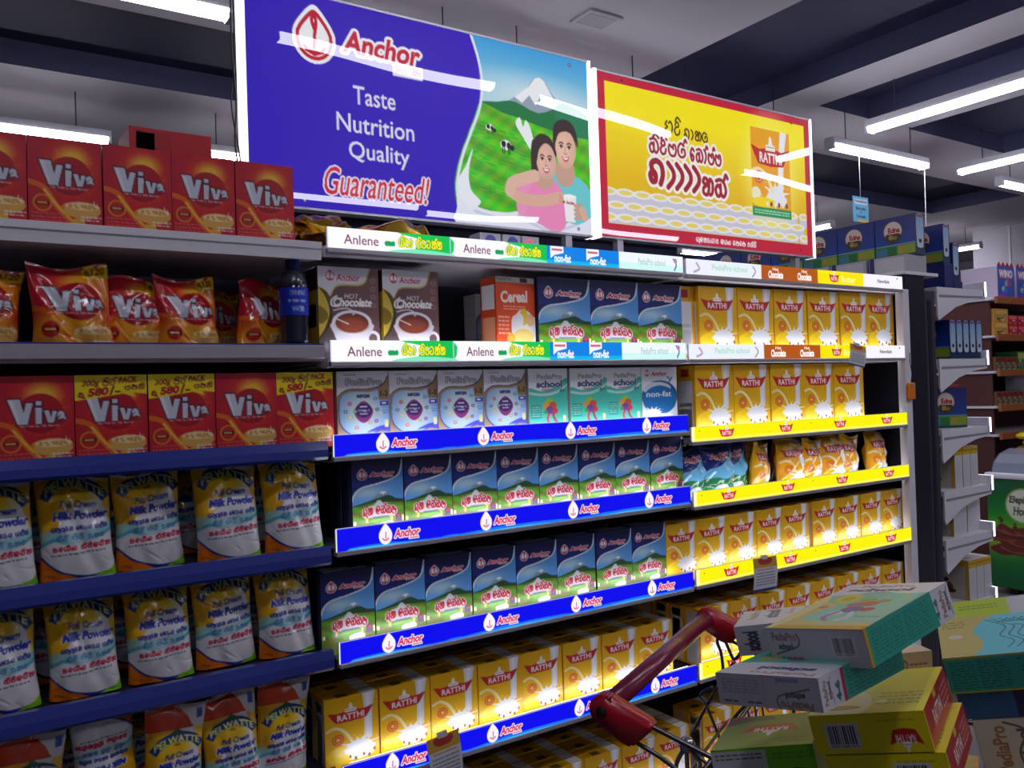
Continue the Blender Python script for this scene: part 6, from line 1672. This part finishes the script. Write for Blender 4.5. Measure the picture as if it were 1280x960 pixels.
f = Art(.1882, .053, .0008, (44, 150, 146)); f.rect(0, 0, 1, .05, (180, 160, 60)); f.rect(0, .95, 1, 1, (180, 160, 60)); f.scribble(.03, .12, .2, .9, 10, (26, 96, 96), 3); f.scribble(.22, .12, .42, .9, 10, (26, 96, 96), 4); f.scribble(.5, .3, .95, .9, 5, (26, 96, 96), 6); f.scribble(.48, .1, .95, .22, 1, (26, 96, 96), 8)
lf = Art(.1239, .053, S_, (170, 158, 70)); lf.scribble(.1, .1, .9, .9, 6, (120, 110, 50), 3, .5)
cart_box('child_milk_carton', .1882, .1239, .053, (0.5253, -0.9414, 1.1062), RR, 'teal and yellow carton with line drawing on top, right side of the heap', ('cb_teal', (60, 160, 150)), a, f, None, lf)
# RB blue one below R
RBm = RR
dzr = Vector((RR[0][2], RR[1][2], RR[2][2])); dxr = Vector((RR[0][0], RR[1][0], RR[2][0])); dyr = Vector((RR[0][1], RR[1][1], RR[2][1]))
OB = Vector((0.5253, -0.9414, 1.1062))-dzr*.0550-dxr*.004+dyr*.006
f = Art(.19, .040, S_, (30, 96, 160)); f.rect(0, 0, .05, 1, (205, 205, 214)); f.rect(.42, 0, .50, 1, (22, 30, 90)); f.rect(.50, 0, 1, 1, (196, 196, 206)); f.scribble(.06, .1, .4, .9, 7, (24, 76, 136), 3, .6); f.scribble(.55, .1, .95, .9, 5, (150, 150, 165), 3)
lf = Art(.13, .040, S_, (200, 200, 208)); lf.scribble(.1, .1, .9, .9, 6, (130, 130, 145), 3, .6)
cart_box('child_milk_carton', .19, .13, .040, tuple(OB), RR, 'blue and white carton directly beneath the teal one with line drawing', ('cb_white', (205, 205, 214)), None, f, None, lf)
# RW
f = Art(.19, .13, S_, (206, 206, 214)); f.text('PediaPro', .10, .08, .20, .62, (160, 120, 100), bold=.03, vert=True); f.text('school', .27, .12, .34, .55, (80, 80, 95), bold=.05, vert=True); f.stroke([(.2, .04), (.33, .15), (.26, .4), (.31, .7)], .012, (90, 90, 100), 6)
f.scribble(.40, .05, .56, .55, 8, (70, 120, 125), 3, .8); f.text('4-6', .42, .62, .56, .9, (50, 110, 110), bold=.06, vert=True); f.rect(.62, .05, 1, 1, (190, 40, 80)); f.rect(.66, .05, 1, 1, (60, 170, 150))
OW = OB-dzr*.0425+dxr*.020+dyr*(.0)
cart_box('child_milk_carton', .19, .060, .13, tuple(OW), RR, 'white carton on edge with sideways lettering, bottom right of the heap', ('cb_white', (205, 205, 214)), None, f, None, lf)
# O beige one between, and a lime one behind
a = Art(.088, .10, S_, (170, 190, 214)); a.rect(0, 0, 1, .35, (130, 160, 200)); a.poly([(-.05, .5), (.4, .45), (.6, .7), (1.05, .75), (1.05, 1.05), (-.05, 1.05)], (214, 190, 150), 3); a.ell(.2, .4, .12, .05, (230, 228, 230))
f = Art(.088, .034, S_, (200, 174, 132)); f.stroke([(.45, .5), (.5, .3), (.56, .5), (.50, .8), (.45, .5)], .03, (120, 80, 50), 5); f.scribble(.15, .4, .4, .6, 1, (130, 90, 60), 4); f.scribble(.6, .4, .9, .6, 1, (130, 90, 60), 5)
cart_box('biscuit_carton', .088, .10, .034, (0.4214, -0.9058, 1.122), [[0.9224, 0.3862, 0], [-0.3862, 0.9224, 0], [0, 0, 1]], 'beige carton with a beach picture, between the yellow and teal cartons', ('cb_beige', (200, 174, 132)), a, f)
a = Art(.13, .06, .0014, (190, 214, 60)); a.rect(.62, 0, 1, 1, (206, 206, 214)); a.scribble(.1, .3, .5, .6, 2, (120, 150, 40), 4)
cart_box('milk_powder_carton', .13, .06, .045, tuple(Vector((0.5253, -0.9414, 1.1062))+dyr*.132+dxr*.02-dzr*.004), RR, 'lime and grey carton peeping out behind the teal one with line drawing', ('cb_yel', (226, 210, 30)), a, None)
# cartons carrying the heap, lower in the basket
low = MB(); low.box(-.08, .08, -.055, .055, 0, .062, card('cb_low_yel', (226, 180, 30)), .001)
low.box(-.07, .07, -.0555, -.0549, .012, .05, card('cb_low_red', (180, 30, 40)))
lme = low.mesh('milk_powder_carton')
k = 0
for lay in range(6):
    for (x, y) in ((.12, .26), (.30, .26), (.12, .40), (.30, .40), (.12, .54), (.30, .54)):
        o = link('milk_powder_carton', lme); o.matrix_world = tr.matrix_world @ Matrix.Translation((x+.02*(lay % 2)+.03, y, .515+.064*lay)); tag(o, 'yellow carton deep in the trolley, %s layer from below, %s' % (ORD[lay], ['handle side near', 'handle side far', 'middle near', 'middle far', 'front near', 'front far'][int(y*7.2-1.8)*2+(x > .2)]), 'carton', 'cartons deep in the trolley')
